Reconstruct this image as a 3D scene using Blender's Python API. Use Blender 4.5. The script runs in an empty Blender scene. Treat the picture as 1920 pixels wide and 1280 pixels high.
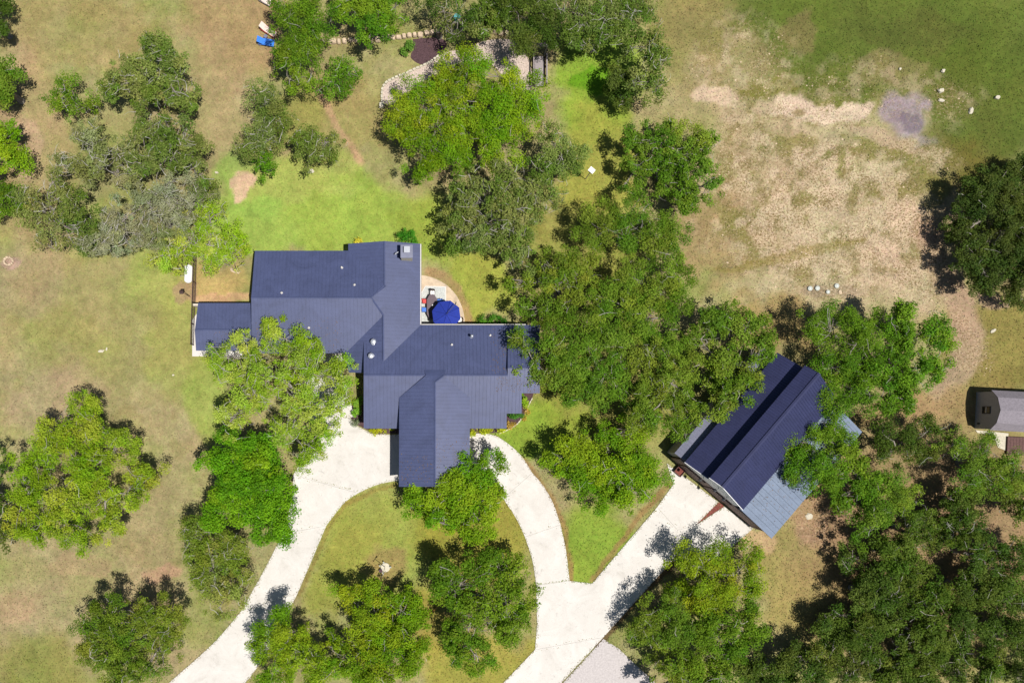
import bpy, math, random
import numpy as np

# ------------------------------------------------------------------ frame of reference
S = 16.0                       # photo pixels per metre on the ground
H = 80.0                       # flying height of the drone
NPX, NPY = 785.0, 775.0        # point of the plan straight below the drone
def gx(px): return (px - 960.0) / S
def gy(py): return (640.0 - py) / S
NX, NY = gx(NPX), gy(NPY)

scene = bpy.context.scene
COL = scene.collection
random.seed(7)
RNG = np.random.default_rng(11)

# ------------------------------------------------------------------ camera
cam = bpy.data.cameras.new('drone_camera')
cam_o = bpy.data.objects.new('drone_camera', cam)
COL.objects.link(cam_o)
cam_o.location = (NX, NY, H)
cam_o.rotation_euler = (0, 0, 0)
cam.sensor_width = 36.0
cam.lens = 36.0 * H / 120.0
cam.shift_x = -NX / 120.0
cam.shift_y = -NY / 120.0
cam.clip_start = 0.5
cam.clip_end = 4000
scene.camera = cam_o

# ------------------------------------------------------------------ sky and sun
EL = math.radians(69.0)
sdx, sdy = 0.79, -0.61        # horizontal direction towards the sun (east, south)
_n = math.hypot(sdx, sdy); sdx /= _n; sdy /= _n
world = bpy.data.worlds.new('World'); scene.world = world
world.use_nodes = True
wn = world.node_tree
for n in list(wn.nodes): wn.nodes.remove(n)
w_out = wn.nodes.new('ShaderNodeOutputWorld')
w_bg = wn.nodes.new('ShaderNodeBackground')
w_sky = wn.nodes.new('ShaderNodeTexSky')
w_sky.sky_type = 'NISHITA'; w_sky.sun_disc = False
w_sky.sun_elevation = EL
w_sky.sun_rotation = math.atan2(sdx, sdy)
w_sky.air_density = 1.0; w_sky.dust_density = 0.6; w_sky.ozone_density = 1.0
w_bg.inputs['Strength'].default_value = 0.055
wn.links.new(w_sky.outputs[0], w_bg.inputs[0]); wn.links.new(w_bg.outputs[0], w_out.inputs[0])

sun = bpy.data.lights.new('sun', 'SUN'); sun.energy = 4.9; sun.angle = math.radians(0.5)
sun.color = (1.0, 0.96, 0.90)
sun_o = bpy.data.objects.new('sun', sun); COL.objects.link(sun_o)
import mathutils
sv = mathutils.Vector((sdx * math.cos(EL), sdy * math.cos(EL), math.sin(EL)))
sun_o.rotation_euler = sv.to_track_quat('Z', 'Y').to_euler()
sun_o.location = (20, -15, 60)

vs = scene.view_settings
vs.view_transform = 'Standard'; vs.look = 'None'; vs.gamma = 1.0; vs.exposure = 0.55
vs.use_curve_mapping = False

# ------------------------------------------------------------------ helpers
def at(px, py, z=0.0):
    """ground plan point of what the photograph shows at a pixel, standing at height z"""
    f = 1.0 - z / H
    return (NX + (gx(px) - NX) * f, NY + (gy(py) - NY) * f, z)

def lin(c):
    c = np.asarray(c, float) / 255.0
    return np.where(c <= 0.04045, c / 12.92, ((c + 0.055) / 1.055) ** 2.4)
LIT = 1.92
def alb(r, g, b): return tuple(lin((r, g, b)) / LIT)

def mesh_obj(name, verts, faces, mat, parent=None, smooth=False, mats=None, fmat=None):
    m = bpy.data.meshes.new(name)
    v = np.asarray(verts, float)
    if parent is not None:
        base = np.array(parent['_base']) if '_base' in parent else np.array(parent.location)
        v = v - base
    m.from_pydata([tuple(p) for p in v], [], [tuple(f) for f in faces])
    for mm in (mats or [mat]): m.materials.append(mm)
    if fmat is not None: m.polygons.foreach_set('material_index', fmat)
    if smooth: m.polygons.foreach_set('use_smooth', [True] * len(m.polygons))
    m.update()
    o = bpy.data.objects.new(name, m); COL.objects.link(o)
    if parent is not None: o.parent = parent
    return o

def thing(name, label, cat, loc, group=None):
    o = bpy.data.objects.new(name, None); COL.objects.link(o)
    o.empty_display_size = 0.3
    o.location = loc
    tag(o, label, cat, group)
    BASE[o.name] = np.array(loc, float)
    return o
BASE = {}
def tag(o, label=None, cat=None, group=None, kind=None):
    if label: o['label'] = label
    if cat: o['category'] = cat
    if group: o['group'] = group
    if kind: o['kind'] = kind
    return o

TUBE_F = {}
class MB:
    """collects shapes, links them as one mesh object"""
    def __init__(self): self.v = []; self.f = []
    def add(self, v, f):
        n = len(self.v)
        self.v += [tuple(map(float, p)) for p in v]
        self.f += [tuple(i + n for i in q) for q in f]
    def box(self, c, s, rz=0.0, tilt=None):
        x, y, z = s[0] / 2, s[1] / 2, s[2] / 2
        p = [(-x, -y, -z), (x, -y, -z), (x, y, -z), (-x, y, -z), (-x, -y, z), (x, -y, z), (x, y, z), (-x, y, z)]
        if tilt is not None:
            M = tilt
            p = [tuple(M @ mathutils.Vector(q)) for q in p]
        ca, sa = math.cos(rz), math.sin(rz)
        p = [(c[0] + q[0] * ca - q[1] * sa, c[1] + q[0] * sa + q[1] * ca, c[2] + q[2]) for q in p]
        self.add(p, [(3, 2, 1, 0), (4, 5, 6, 7), (0, 1, 5, 4), (1, 2, 6, 5), (2, 3, 7, 6), (3, 0, 4, 7)])
        return self
    def prism(self, poly, z0, z1):
        """poly: plan points; z0, z1 scalars or per-vertex lists"""
        n = len(poly)
        a = sum(poly[i][0] * poly[(i + 1) % n][1] - poly[(i + 1) % n][0] * poly[i][1] for i in range(n))
        z0 = [z0] * n if np.isscalar(z0) else list(z0)
        z1 = [z1] * n if np.isscalar(z1) else list(z1)
        idx = list(range(n))
        if a < 0: idx = idx[::-1]
        v = [(poly[i][0], poly[i][1], z0[i]) for i in idx] + [(poly[i][0], poly[i][1], z1[i]) for i in idx]
        f = [tuple(range(n))[::-1], tuple(range(n, 2 * n))]
        f += [(i, (i + 1) % n, n + (i + 1) % n, n + i) for i in range(n)]
        self.add(v, f)
        return self
    def tube(self, pts, rad, sides=8, cap=True):
        p = np.asarray(pts, float); n = len(p)
        rad = np.full(n, rad, float) if np.isscalar(rad) else np.asarray(rad, float)
        t = np.empty_like(p); t[1:-1] = p[2:] - p[:-2]; t[0] = p[1] - p[0]; t[-1] = p[-1] - p[-2]
        t /= (np.linalg.norm(t, axis=1, keepdims=True) + 1e-9)
        m = np.abs(t).mean(0)
        ref = np.zeros(3); ref[int(np.argmin(m))] = 1.0
        a = np.cross(t, ref); a /= (np.linalg.norm(a, axis=1, keepdims=True) + 1e-9)
        b = np.cross(t, a)
        w = 2 * np.pi * np.arange(sides) / sides
        v = p[:, None] + rad[:, None, None] * (np.cos(w)[None, :, None] * a[:, None] + np.sin(w)[None, :, None] * b[:, None])
        key = (n, sides, cap)
        if key not in TUBE_F:
            f = []
            for i in range(n - 1):
                for k in range(sides):
                    k2 = (k + 1) % sides
                    f.append((i * sides + k, i * sides + k2, (i + 1) * sides + k2, (i + 1) * sides + k))
            if cap: f.append(tuple(range(sides))); f.append(tuple(range((n - 1) * sides, n * sides))[::-1])
            TUBE_F[key] = f
        o = len(self.v)
        self.v += v.reshape(-1, 3).tolist()
        self.f += [tuple(i + o for i in q) for q in TUBE_F[key]]
        return self
    def lathe(self, c, prof, sides=16):
        """prof: list of (radius, z) going up"""
        v = []; f = []
        for r, z in prof:
            for k in range(sides):
                w = 2 * math.pi * k / sides
                v.append((c[0] + r * math.cos(w), c[1] + r * math.sin(w), c[2] + z))
        n = len(prof)
        for i in range(n - 1):
            for k in range(sides):
                k2 = (k + 1) % sides
                f.append((i * sides + k, i * sides + k2, (i + 1) * sides + k2, (i + 1) * sides + k))
        f.append(tuple(range(sides))[::-1]); f.append(tuple(range((n - 1) * sides, n * sides)))
        self.add(v, f)
        return self
    def build(self, name, mat, parent=None, smooth=False, bevel=0.0, loc=None):
        v = np.array(self.v)
        off = np.zeros(3)
        if parent is not None: off = WORLD_BASE(parent)
        elif loc is not None: off = np.array(loc, float)
        m = bpy.data.meshes.new(name)
        m.from_pydata([tuple(p) for p in (v - off)], [], self.f)
        m.materials.append(mat)
        if smooth: m.polygons.foreach_set('use_smooth', [True] * len(m.polygons))
        m.update()
        o = bpy.data.objects.new(name, m); COL.objects.link(o)
        if parent is not None: o.parent = parent
        elif loc is not None: o.location = loc
        BASE[o.name] = off
        if bevel > 0:
            b = o.modifiers.new('bevel', 'BEVEL'); b.width = bevel; b.segments = 2; b.limit_method = 'ANGLE'
        return o
def WORLD_BASE(o): return BASE.get(o.name, np.zeros(3))

# ------------------------------------------------------------------ materials
def new_mat(name):
    m = bpy.data.materials.new(name); m.use_nodes = True
    nt = m.node_tree
    for n in list(nt.nodes): nt.nodes.remove(n)
    out = nt.nodes.new('ShaderNodeOutputMaterial')
    p = nt.nodes.new('ShaderNodeBsdfPrincipled')
    nt.links.new(p.outputs[0], out.inputs[0])
    return m, nt, p, out
def noise(nt, scale, detail=4.0, rough=0.6, coord=None, dist=0.0):
    n = nt.nodes.new('ShaderNodeTexNoise')
    n.inputs['Scale'].default_value = scale; n.inputs['Detail'].default_value = detail
    n.inputs['Roughness'].default_value = rough; n.inputs['Distortion'].default_value = dist
    if coord is not None: nt.links.new(coord, n.inputs['Vector'])
    return n
def ramp(nt, fac, stops):
    r = nt.nodes.new('ShaderNodeValToRGB')
    while len(r.color_ramp.elements) < len(stops): r.color_ramp.elements.new(0.5)
    for e, (p, c) in zip(r.color_ramp.elements, stops):
        e.position = p; e.color = (c[0], c[1], c[2], 1) if not np.isscalar(c) else (c, c, c, 1)
    nt.links.new(fac, r.inputs[0])
    return r
def mixc(nt, kind, fac, a, b):
    m = nt.nodes.new('ShaderNodeMix'); m.data_type = 'RGBA'; m.blend_type = kind
    if np.isscalar(fac): m.inputs['Factor'].default_value = fac
    else: nt.links.new(fac, m.inputs['Factor'])
    for sock, x in ((m.inputs[6], a), (m.inputs[7], b)):
        if isinstance(x, (tuple, list)): sock.default_value = (x[0], x[1], x[2], 1)
        else: nt.links.new(x, sock)
    return m.outputs[2]
def texco(nt):
    return nt.nodes.new('ShaderNodeNewGeometry').outputs['Position']
def rough_mat(name, col, var=0.25, scale=3.0, rough=0.8, spec=0.3, bump=0.0, bscale=30.0, metallic=0.0, col2=None):
    m, nt, p, out = new_mat(name)
    co = texco(nt)
    n = noise(nt, scale, 6, 0.65, co)
    c2 = col2 if col2 is not None else tuple(x * (1 - var) for x in col)
    c1 = tuple(min(1, x * (1 + var)) for x in col) if col2 is None else col
    r = ramp(nt, n.outputs['Fac'], [(0.3, c2), (0.7, c1)])
    nt.links.new(r.outputs[0], p.inputs['Base Color'])
    p.inputs['Roughness'].default_value = rough
    p.inputs['Specular IOR Level'].default_value = spec
    p.inputs['Metallic'].default_value = metallic
    if bump > 0:
        b = nt.nodes.new('ShaderNodeBump'); b.inputs['Strength'].default_value = bump; b.inputs['Distance'].default_value = 0.03
        bn = noise(nt, bscale, 4, 0.6, co)
        nt.links.new(bn.outputs['Fac'], b.inputs['Height']); nt.links.new(b.outputs[0], p.inputs['Normal'])
    return m

def ground_mat():
    m, nt, p, out = new_mat('ground_grass_and_earth')
    co = texco(nt)
    at_ = nt.nodes.new('ShaderNodeAttribute'); at_.attribute_name = 'tone'
    st = nt.nodes.new('ShaderNodeAttribute'); st.attribute_name = 'stony'
    n1 = noise(nt, 1.1, 8, 0.72, co, 0.6)
    n2 = noise(nt, 5.5, 6, 0.7, co, 0.2)
    v1 = ramp(nt, n1.outputs['Fac'], [(0.28, 0.72), (0.72, 1.26)])
    v2 = ramp(nt, n2.outputs['Fac'], [(0.25, 0.74), (0.75, 1.24)])
    c = mixc(nt, 'MULTIPLY', 1.0, at_.outputs['Color'], v1.outputs[0])
    c = mixc(nt, 'MULTIPLY', 0.9, c, v2.outputs[0])
    # straw and green blades
    n3 = noise(nt, 2.3, 5, 0.7, co, 0.4)
    hue = ramp(nt, n3.outputs['Fac'], [(0.3, (0.90, 1.06, 0.80)), (0.5, (1, 1, 1)), (0.72, (1.12, 0.98, 1.02))])
    c = mixc(nt, 'MULTIPLY', 0.8, c, hue.outputs[0])
    # limestone chips and weeds on the stony ground
    n4 = noise(nt, 3.4, 4, 0.62, co, 0.3)
    msk = ramp(nt, n4.outputs['Fac'], [(0.53, 0.0), (0.60, 0.8)])
    mm = nt.nodes.new('ShaderNodeMath'); mm.operation = 'MULTIPLY'
    nt.links.new(msk.outputs[0], mm.inputs[0]); nt.links.new(st.outputs['Fac'], mm.inputs[1])
    c = mixc(nt, 'MIX', mm.outputs[0], c, alb(222, 196, 162))
    n5 = noise(nt, 4.6, 4, 0.62, co, 0.4)
    msk2 = ramp(nt, n5.outputs['Fac'], [(0.50, 0.0), (0.56, 0.95)])
    mm2 = nt.nodes.new('ShaderNodeMath'); mm2.operation = 'MULTIPLY'
    nt.links.new(msk2.outputs[0], mm2.inputs[0]); nt.links.new(st.outputs['Fac'], mm2.inputs[1])
    c = mixc(nt, 'MIX', mm2.outputs[0], c, alb(132, 112, 70))
    nt.links.new(c, p.inputs['Base Color'])
    p.inputs['Roughness'].default_value = 0.95
    p.inputs['Specular IOR Level'].default_value = 0.1
    b = nt.nodes.new('ShaderNodeBump'); b.inputs['Strength'].default_value = 0.55; b.inputs['Distance'].default_value = 0.10
    nb = noise(nt, 3.5, 8, 0.75, co)
    nt.links.new(nb.outputs['Fac'], b.inputs['Height']); nt.links.new(b.outputs[0], p.inputs['Normal'])
    return m

def leaf_mat():
    m, nt, p, out = new_mat('oak_leaves')
    a = nt.nodes.new('ShaderNodeAttribute'); a.attribute_name = 'tone'
    nt.links.new(a.outputs['Color'], p.inputs['Base Color'])
    p.inputs['Roughness'].default_value = 0.65
    p.inputs['Specular IOR Level'].default_value = 0.12
    t = nt.nodes.new('ShaderNodeBsdfTranslucent')
    tc = mixc(nt, 'MULTIPLY', 1.0, a.outputs['Color'], (1.25, 1.25, 0.5))
    nt.links.new(tc, t.inputs['Color'])
    mx = nt.nodes.new('ShaderNodeMixShader'); mx.inputs[0].default_value = 0.28
    nt.links.new(p.outputs[0], mx.inputs[1]); nt.links.new(t.outputs[0], mx.inputs[2])
    nt.links.new(mx.outputs[0], out.inputs[0])
    return m
def tone_mat(name, rough=0.9):
    m, nt, p, out = new_mat(name)
    a = nt.nodes.new('ShaderNodeAttribute'); a.attribute_name = 'tone'
    nt.links.new(a.outputs['Color'], p.inputs['Base Color'])
    p.inputs['Roughness'].default_value = rough
    p.inputs['Specular IOR Level'].default_value = 0.15
    return m
def concrete_mat():
    m, nt, p, out = new_mat('pale_broom_concrete')
    co = texco(nt)
    n1 = noise(nt, 0.35, 6, 0.7, co, 0.8)
    r1 = ramp(nt, n1.outputs['Fac'], [(0.25, (0.35, 0.325, 0.29)), (0.42, (0.43, 0.405, 0.37)), (0.7, (0.50, 0.475, 0.44))])
    n2 = noise(nt, 14, 5, 0.7, co)
    r2 = ramp(nt, n2.outputs['Fac'], [(0.3, 0.88), (0.7, 1.06)])
    c = mixc(nt, 'MULTIPLY', 1.0, r1.outputs[0], r2.outputs[0])
    n3 = noise(nt, 1.3, 8, 0.8, co, 1.4)
    r3 = ramp(nt, n3.outputs['Fac'], [(0.30, 0.55), (0.43, 1.0)])
    c = mixc(nt, 'MULTIPLY', 0.8, c, r3.outputs[0])
    nt.links.new(c, p.inputs['Base Color'])
    p.inputs['Roughness'].default_value = 0.85
    return m
def roof_mat(name, col, rough=0.38, spec=0.5):
    m, nt, p, out = new_mat(name)
    co = texco(nt)
    n1 = noise(nt, 0.45, 8, 0.7, co, 1.2)
    r1 = ramp(nt, n1.outputs['Fac'], [(0.28, tuple(x * 0.80 for x in col)), (0.5, col), (0.72, tuple(x * 1.16 for x in col))])
    n2 = noise(nt, 7, 5, 0.7, co)
    r2 = ramp(nt, n2.outputs['Fac'], [(0.3, 0.93), (0.7, 1.07)])
    c = mixc(nt, 'MULTIPLY', 1.0, r1.outputs[0], r2.outputs[0])
    nt.links.new(c, p.inputs['Base Color'])
    rr = ramp(nt, n2.outputs['Fac'], [(0.3, rough * 0.85), (0.7, rough * 1.2)])
    nt.links.new(rr.outputs[0], p.inputs['Roughness'])
    p.inputs['Specular IOR Level'].default_value = spec
    b = nt.nodes.new('ShaderNodeBump'); b.inputs['Strength'].default_value = 0.06; b.inputs['Distance'].default_value = 0.02
    n4 = noise(nt, 1.6, 3, 0.5, co)
    nt.links.new(n4.outputs['Fac'], b.inputs['Height']); nt.links.new(b.outputs[0], p.inputs['Normal'])
    return m

M = {}
M['ground'] = ground_mat()
M['leaf'] = leaf_mat()
M['tone'] = tone_mat('dry_blades')
M['concrete'] = concrete_mat()
M['roof'] = roof_mat('slate_blue_painted_metal', (0.044, 0.054, 0.112), 0.48, 0.34)
M['roof_dark'] = roof_mat('dark_navy_painted_metal', (0.018, 0.021, 0.060), 0.5, 0.30)
M['roof_grey'] = roof_mat('blue_grey_metal', (0.105, 0.135, 0.19), 0.40, 0.5)
M['siding'] = rough_mat('grey_metal_siding', (0.20, 0.195, 0.20), 0.12, 4.0, 0.6, 0.3)
M['roof_lilac'] = roof_mat('pale_grey_metal', (0.125, 0.13, 0.18), 0.45, 0.4)
M['shingle'] = rough_mat('grey_shingle', (0.165, 0.148, 0.165), 0.22, 5.0, 0.9, 0.2, 0.3, 40)
M['bark'] = rough_mat('grey_oak_bark', (0.19, 0.168, 0.142), 0.4, 3.0, 0.95, 0.15, 0.6, 14)
M['twig'] = rough_mat('pale_lichen_twigs', (0.34, 0.32, 0.28), 0.35, 5.0, 0.95, 0.1)
M['wall'] = rough_mat('cream_limestone_wall', (0.42, 0.37, 0.30), 0.18, 4.0, 0.85, 0.2, 0.4, 12)
M['trim'] = rough_mat('white_painted_trim', (0.44, 0.42, 0.39), 0.08, 6.0, 0.5, 0.4)
M['white'] = rough_mat('white_enamel', (0.78, 0.77, 0.74), 0.05, 8.0, 0.35, 0.5)
M['galv'] = rough_mat('galvanised_steel', (0.50, 0.51, 0.54), 0.12, 9.0, 0.32, 0.6, metallic=0.6)
M['dark_metal'] = rough_mat('dark_metal', (0.03, 0.03, 0.035), 0.3, 9.0, 0.5, 0.4)
M['glass'] = rough_mat('dark_window_glass', (0.012, 0.016, 0.02), 0.3, 3.0, 0.08, 0.6)
M['brown_wall'] = rough_mat('brown_stained_wall', (0.24, 0.17, 0.15), 0.25, 3.0, 0.75, 0.25, 0.3, 20)
M['grey_wall'] = rough_mat('pale_grey_siding', (0.72, 0.71, 0.70), 0.08, 4.0, 0.6, 0.3)
M['shed_wall'] = rough_mat('grey_shed_siding', (0.30, 0.29, 0.30), 0.12, 4.0, 0.7, 0.3, 0.3, 24)
M['red_rock'] = rough_mat('dark_red_rock', (0.14, 0.045, 0.035), 0.45, 6.0, 0.95, 0.1, 0.8, 10)
M['mulch'] = rough_mat('plum_brown_mulch', (0.062, 0.036, 0.040), 0.45, 7.0, 0.95, 0.1, 0.9, 10)
M['gravel'] = rough_mat('pinkish_white_gravel', (0.37, 0.30, 0.255), 0.38, 7.0, 0.95, 0.1, 0.9, 12)
M['asphalt'] = rough_mat('lilac_grey_caliche', (0.36, 0.33, 0.32), 0.18, 5.0, 0.95, 0.1, 0.5, 14)
M['stone'] = rough_mat('cream_limestone_block', (0.40, 0.31, 0.215), 0.28, 3.0, 0.9, 0.15, 0.5, 12)
M['stone_pale'] = rough_mat('white_limestone', (0.40, 0.365, 0.285), 0.2, 4.0, 0.9, 0.15, 0.5, 12)
M['wood_grey'] = rough_mat('weathered_grey_wood', (0.235, 0.205, 0.205), 0.25, 8.0, 0.85, 0.2, 0.4, 25)
M['wood_dark'] = rough_mat('dark_brown_wood', (0.055, 0.034, 0.03), 0.3, 6.0, 0.8, 0.2)
M['wood_red'] = rough_mat('red_brown_deck', (0.085, 0.045, 0.04), 0.3, 6.0, 0.8, 0.2)
M['canvas_blue'] = rough_mat('royal_blue_canvas', (0.012, 0.026, 0.20), 0.12, 3.0, 0.8, 0.2)
M['seam_blue'] = rough_mat('dark_blue_piping', (0.006, 0.012, 0.09), 0.12, 3.0, 0.8, 0.2)
M['paint_red'] = rough_mat('red_paint', (0.42, 0.035, 0.03), 0.15, 5.0, 0.45, 0.4)
M['paint_blue'] = rough_mat('blue_paint', (0.03, 0.12, 0.42), 0.15, 5.0, 0.45, 0.4)
M['lounge_blue'] = rough_mat('bright_blue_sling', (0.03, 0.15, 0.52), 0.15, 5.0, 0.6, 0.3)
M['lounge_pale'] = rough_mat('pale_pink_sling', (0.50, 0.40, 0.35), 0.1, 5.0, 0.7, 0.3)
M['plum'] = rough_mat('plum_brown_table', (0.075, 0.05, 0.06), 0.2, 5.0, 0.5, 0.4)
M['rug'] = rough_mat('grey_white_rug', (0.36, 0.37, 0.35), 0.3, 9.0, 0.95, 0.1)
M['orange'] = rough_mat('orange_hose', (0.50, 0.24, 0.05), 0.15, 5.0, 0.5, 0.4)
M['lid'] = rough_mat('pale_green_white_lid', (0.33, 0.345, 0.31), 0.1, 6.0, 0.6, 0.3)
M['teal'] = rough_mat('teal_glaze', (0.06, 0.25, 0.27), 0.2, 6.0, 0.4, 0.5)

# ------------------------------------------------------------------ numpy value noise over the plan
def vnoise(x, y, cell, seed):
    r = np.random.default_rng(seed)
    n = 257
    g = r.random((n, n))
    u = (x / cell) % (n - 1); v = (y / cell) % (n - 1)
    i = np.floor(u).astype(int); j = np.floor(v).astype(int)
    fu = u - i; fv = v - j
    fu = fu * fu * (3 - 2 * fu); fv = fv * fv * (3 - 2 * fv)
    return (g[i, j] * (1 - fu) + g[i + 1, j] * fu) * (1 - fv) + (g[i, j + 1] * (1 - fu) + g[i + 1, j + 1] * fu) * fv
def fbm(x, y, cell, seed, octv=4):
    s = 0; a = 1; t = 0
    for k in range(octv):
        s = s + a * vnoise(x + 37.1 * k, y + 11.7 * k, cell / 2 ** k, seed + k); t += a; a *= 0.55
    return s / t

# ------------------------------------------------------------------ ground colours, laid out on the plan
BASE_C = alb(166, 160, 106)
GROUND_OPS = [   # (kind, geometry, colour, strength)
    ('n', (150, 3), (184, 162, 128), 0.4), ('n', (90, 5), (152, 156, 86), 0.8), ('n', (38, 9), (180, 168, 126), 0.4), ('n', (30, 12), (150, 144, 84), 0.35),
    ('e', (40, 260, 90, 170, 0), (184, 156, 120), 0.6), ('e', (440, 60, 90, 100, 0), (182, 146, 112), 0.65),
    ('e', (150, 60, 160, 60, 0), (166, 148, 96), 0.5), ('e', (400, 230, 50, 160, 0), (172, 156, 110), 0.6),
    ('e', (220, 600, 230, 110, 0), (166, 156, 96), 0.55), ('e', (300, 520, 75, 50, 0), (168, 176, 92), 0.7),
    ('e', (60, 520, 70, 60, 0), (172, 152, 118), 0.5), ('e', (120, 1100, 150, 140, 0), (174, 158, 120), 0.5),
    ('e', (90, 760, 100, 60, 0), (180, 158, 126), 0.5),
    ('e', (60, 1250, 90, 60, 0), (140, 140, 66), 0.6), ('e', (300, 960, 60, 120, 0), (164, 150, 108), 0.5),
    ('e', (570, 400, 190, 75, 0), (160, 184, 84), 0.95), ('e', (480, 335, 60, 60, 0), (154, 186, 84), 0.7),
    ('e', (700, 410, 160, 70, 0), (160, 180, 78), 0.9), ('e', (560, 330, 110, 40, 0), (170, 180, 92), 0.8),
    ('e', (640, 220, 110, 70, 0), (168, 154, 94), 0.7), ('e', (560, 225, 50, 40, 0), (148, 146, 72), 0.6),
    ('e', (890, 530, 70, 80, 0), (160, 168, 68), 0.9), ('e', (800, 430, 60, 60, 0), (150, 166, 66), 0.8),
    ('e', (400, 740, 45, 90, 0), (160, 174, 80), 0.75), ('e', (340, 640, 60, 120, 0), (166, 168, 88), 0.6),
    ('e', (1010, 800, 90, 60, 0), (142, 170, 58), 0.95), ('e', (1110, 1030, 80, 100, 0), (144, 168, 62), 0.95),
    ('e', (1120, 160, 80, 110, 0), (144, 172, 58), 0.95), ('e', (1125, 300, 70, 110, 0), (162, 162, 72), 0.9),
    ('e', (1110, 150, 45, 28, 0), (104, 156, 26), 0.85), ('e', (1090, 470, 110, 100, 0), (152, 150, 64), 0.7),
    ('e', (1150, 720, 140, 120, 0), (150, 150, 62), 0.6), ('e', (1060, 690, 60, 60, 0), (150, 150, 62), 0.6),
    ('e', (700, 1010, 130, 120, 0), (160, 168, 78), 0.9), ('e', (640, 1060, 60, 110, 30), (160, 160, 74), 0.8),
    ('e', (880, 1010, 110, 90, 0), (160, 152, 60), 0.8), ('e', (900, 1240, 120, 60, 0), (168, 160, 72), 0.9),
    ('e', (720, 1052, 38, 36, 0), (164, 140, 92), 0.75), ('e', (800, 1160, 60, 60, 0), (156, 146, 50), 0.7),
    ('e', (1660, 40, 360, 130, 0), (96, 112, 42), 0.95), ('e', (1860, 190, 150, 130, 0), (96, 110, 42), 0.95),  # meadow green, its tone deepened to include the vignetted frame corner
    ('e', (1560, 150, 110, 40, 0), (96, 112, 40), 0.85), ('e', (1290, 60, 80, 110, 0), (150, 140, 84), 0.8),
    ('e', (1760, 310, 110, 60, 0), (112, 106, 48), 0.85), ('e', (1700, 60, 120, 40, 0), (98, 102, 48), 0.6),
    ('e', (1540, 400, 220, 160, 0), (208, 186, 154), 0.95), ('e', (1420, 310, 100, 130, 0), (190, 168, 132), 0.85),
    ('e', (1700, 460, 110, 110, 0), (208, 184, 154), 0.9), ('e', (1340, 440, 70, 90, 0), (166, 140, 98), 0.8),
    ('e', (1640, 275, 70, 22, 12), (134, 128, 64), 0.85), ('e', (1470, 270, 70, 18, 0), (140, 134, 72), 0.8), ('e', (1710, 345, 80, 36, 0), (132, 126, 62), 0.85), ('e', (1440, 165, 60, 16, 0), (124, 122, 50), 0.85), ('e', (1545, 293, 13, 11, 0), (112, 122, 44), 0.9), ('e', (1575, 300, 14, 34, 0), (126, 126, 56), 0.8), ('e', (1600, 360, 12, 50, 0), (146, 138, 82), 0.7), ('e', (1390, 105, 70, 40, 0), (168, 152, 108), 0.7), ('e', (1500, 60, 30, 40, 0), (140, 126, 82), 0.6), ('e', (1660, 130, 70, 28, 0), (140, 130, 84), 0.6), ('w', None, (0, 0, 0), 0), ('e', (1345, 180, 40, 20, 0), (222, 198, 168), 0.85), ('e', (1490, 204, 45, 22, 0), (228, 205, 178), 0.95), ('e', (1535, 214, 40, 16, 10), (226, 204, 176), 0.9), ('e', (1588, 208, 55, 15, -14), (228, 205, 178), 0.95), ('e', (1500, 212, 14, 8, 0), (140, 124, 76), 0.8), ('e', (1440, 200, 30, 12, 0), (206, 180, 150), 0.7),
    ('e', (1660, 260, 80, 12, 20), (196, 170, 142), 0.8), ('e', (1700, 216, 44, 40, 20), (168, 152, 158), 0.95), ('e', (1712, 230, 24, 20, 0), (128, 116, 128), 0.8),
    ('e', (1480, 480, 150, 10, -12), (150, 136, 72), 0.7), ('e', (1560, 545, 60, 12, 0), (170, 148, 128), 0.7),
    ('e', (1860, 660, 90, 110, 0), (148, 134, 74), 0.95), ('e', (1460, 600, 70, 60, 0), (166, 140, 92), 0.8),
    ('p', ([(1735, 430), (1770, 520), (1800, 575), (1818, 630), (1800, 690), (1765, 745), (1735, 775)], 26), (188, 160, 132), 0.95),
    ('e', (1860, 560, 40, 20, 20), (196, 164, 138), 0.8),
    ('e', (1500, 1080, 80, 110, 0), (166, 152, 90), 0.9), ('e', (1545, 970, 60, 50, 0), (194, 156, 128), 0.95),
    ('e', (1420, 1020, 40, 25, 0), (206, 172, 132), 0.8), ('e', (1500, 930, 60, 40, 0), (190, 160, 118), 0.8),
    ('e', (1760, 1010, 260, 230, 0), (160, 130, 98), 0.8), ('e', (1720, 770, 120, 40, 0), (172, 144, 100), 0.8),
    ('p', ([(600, 180), (622, 215), (640, 248), (658, 280), (674, 306)], 7), (196, 162, 124), 0.85),
    ('p', ([(50, 330), (70, 270), (50, 240)], 16), (204, 172, 140), 0.7),
    ('e', (456, 345, 22, 28, 20), (220, 186, 156), 0.9), ('e', (415, 530, 60, 40, 0), (196, 172, 110), 0.85),
    ('e', (415, 560, 62, 9, 0), (208, 170, 128), 0.9), ('e', (350, 545, 22, 22, 0), (178, 148, 118), 0.7),
    ('p', ([(800, 508), (830, 518), (856, 540), (872, 570), (880, 600)], 10), (180, 144, 104), 0.8),
    ('p', ([(930, 822), (985, 866), (1032, 930), (1058, 990), (1072, 1088)], 5), (166, 132, 86), 0.8),
    ('p', ([(1110, 1088), (1180, 995), (1255, 905)], 5), (160, 130, 84), 0.8),
    ('p', ([(1125, 1200), (1200, 1110), (1270, 1040)], 10), (120, 88, 66), 0.8),
    ('p', ([(560, 1115), (592, 1042), (615, 988), (650, 946), (700, 918), (748, 908)], 4), (150, 134, 70), 0.7),
    ('e', (300, 1075, 40, 16, 0), (192, 156, 126), 0.7), ('e', (20, 495, 18, 14, 0), (190, 156, 146), 0.7),
    ('e', (20, 1130, 40, 40, 0), (186, 156, 122), 0.5), ('e', (150, 1060, 60, 20, 0), (186, 158, 120), 0.5),
]
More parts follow.
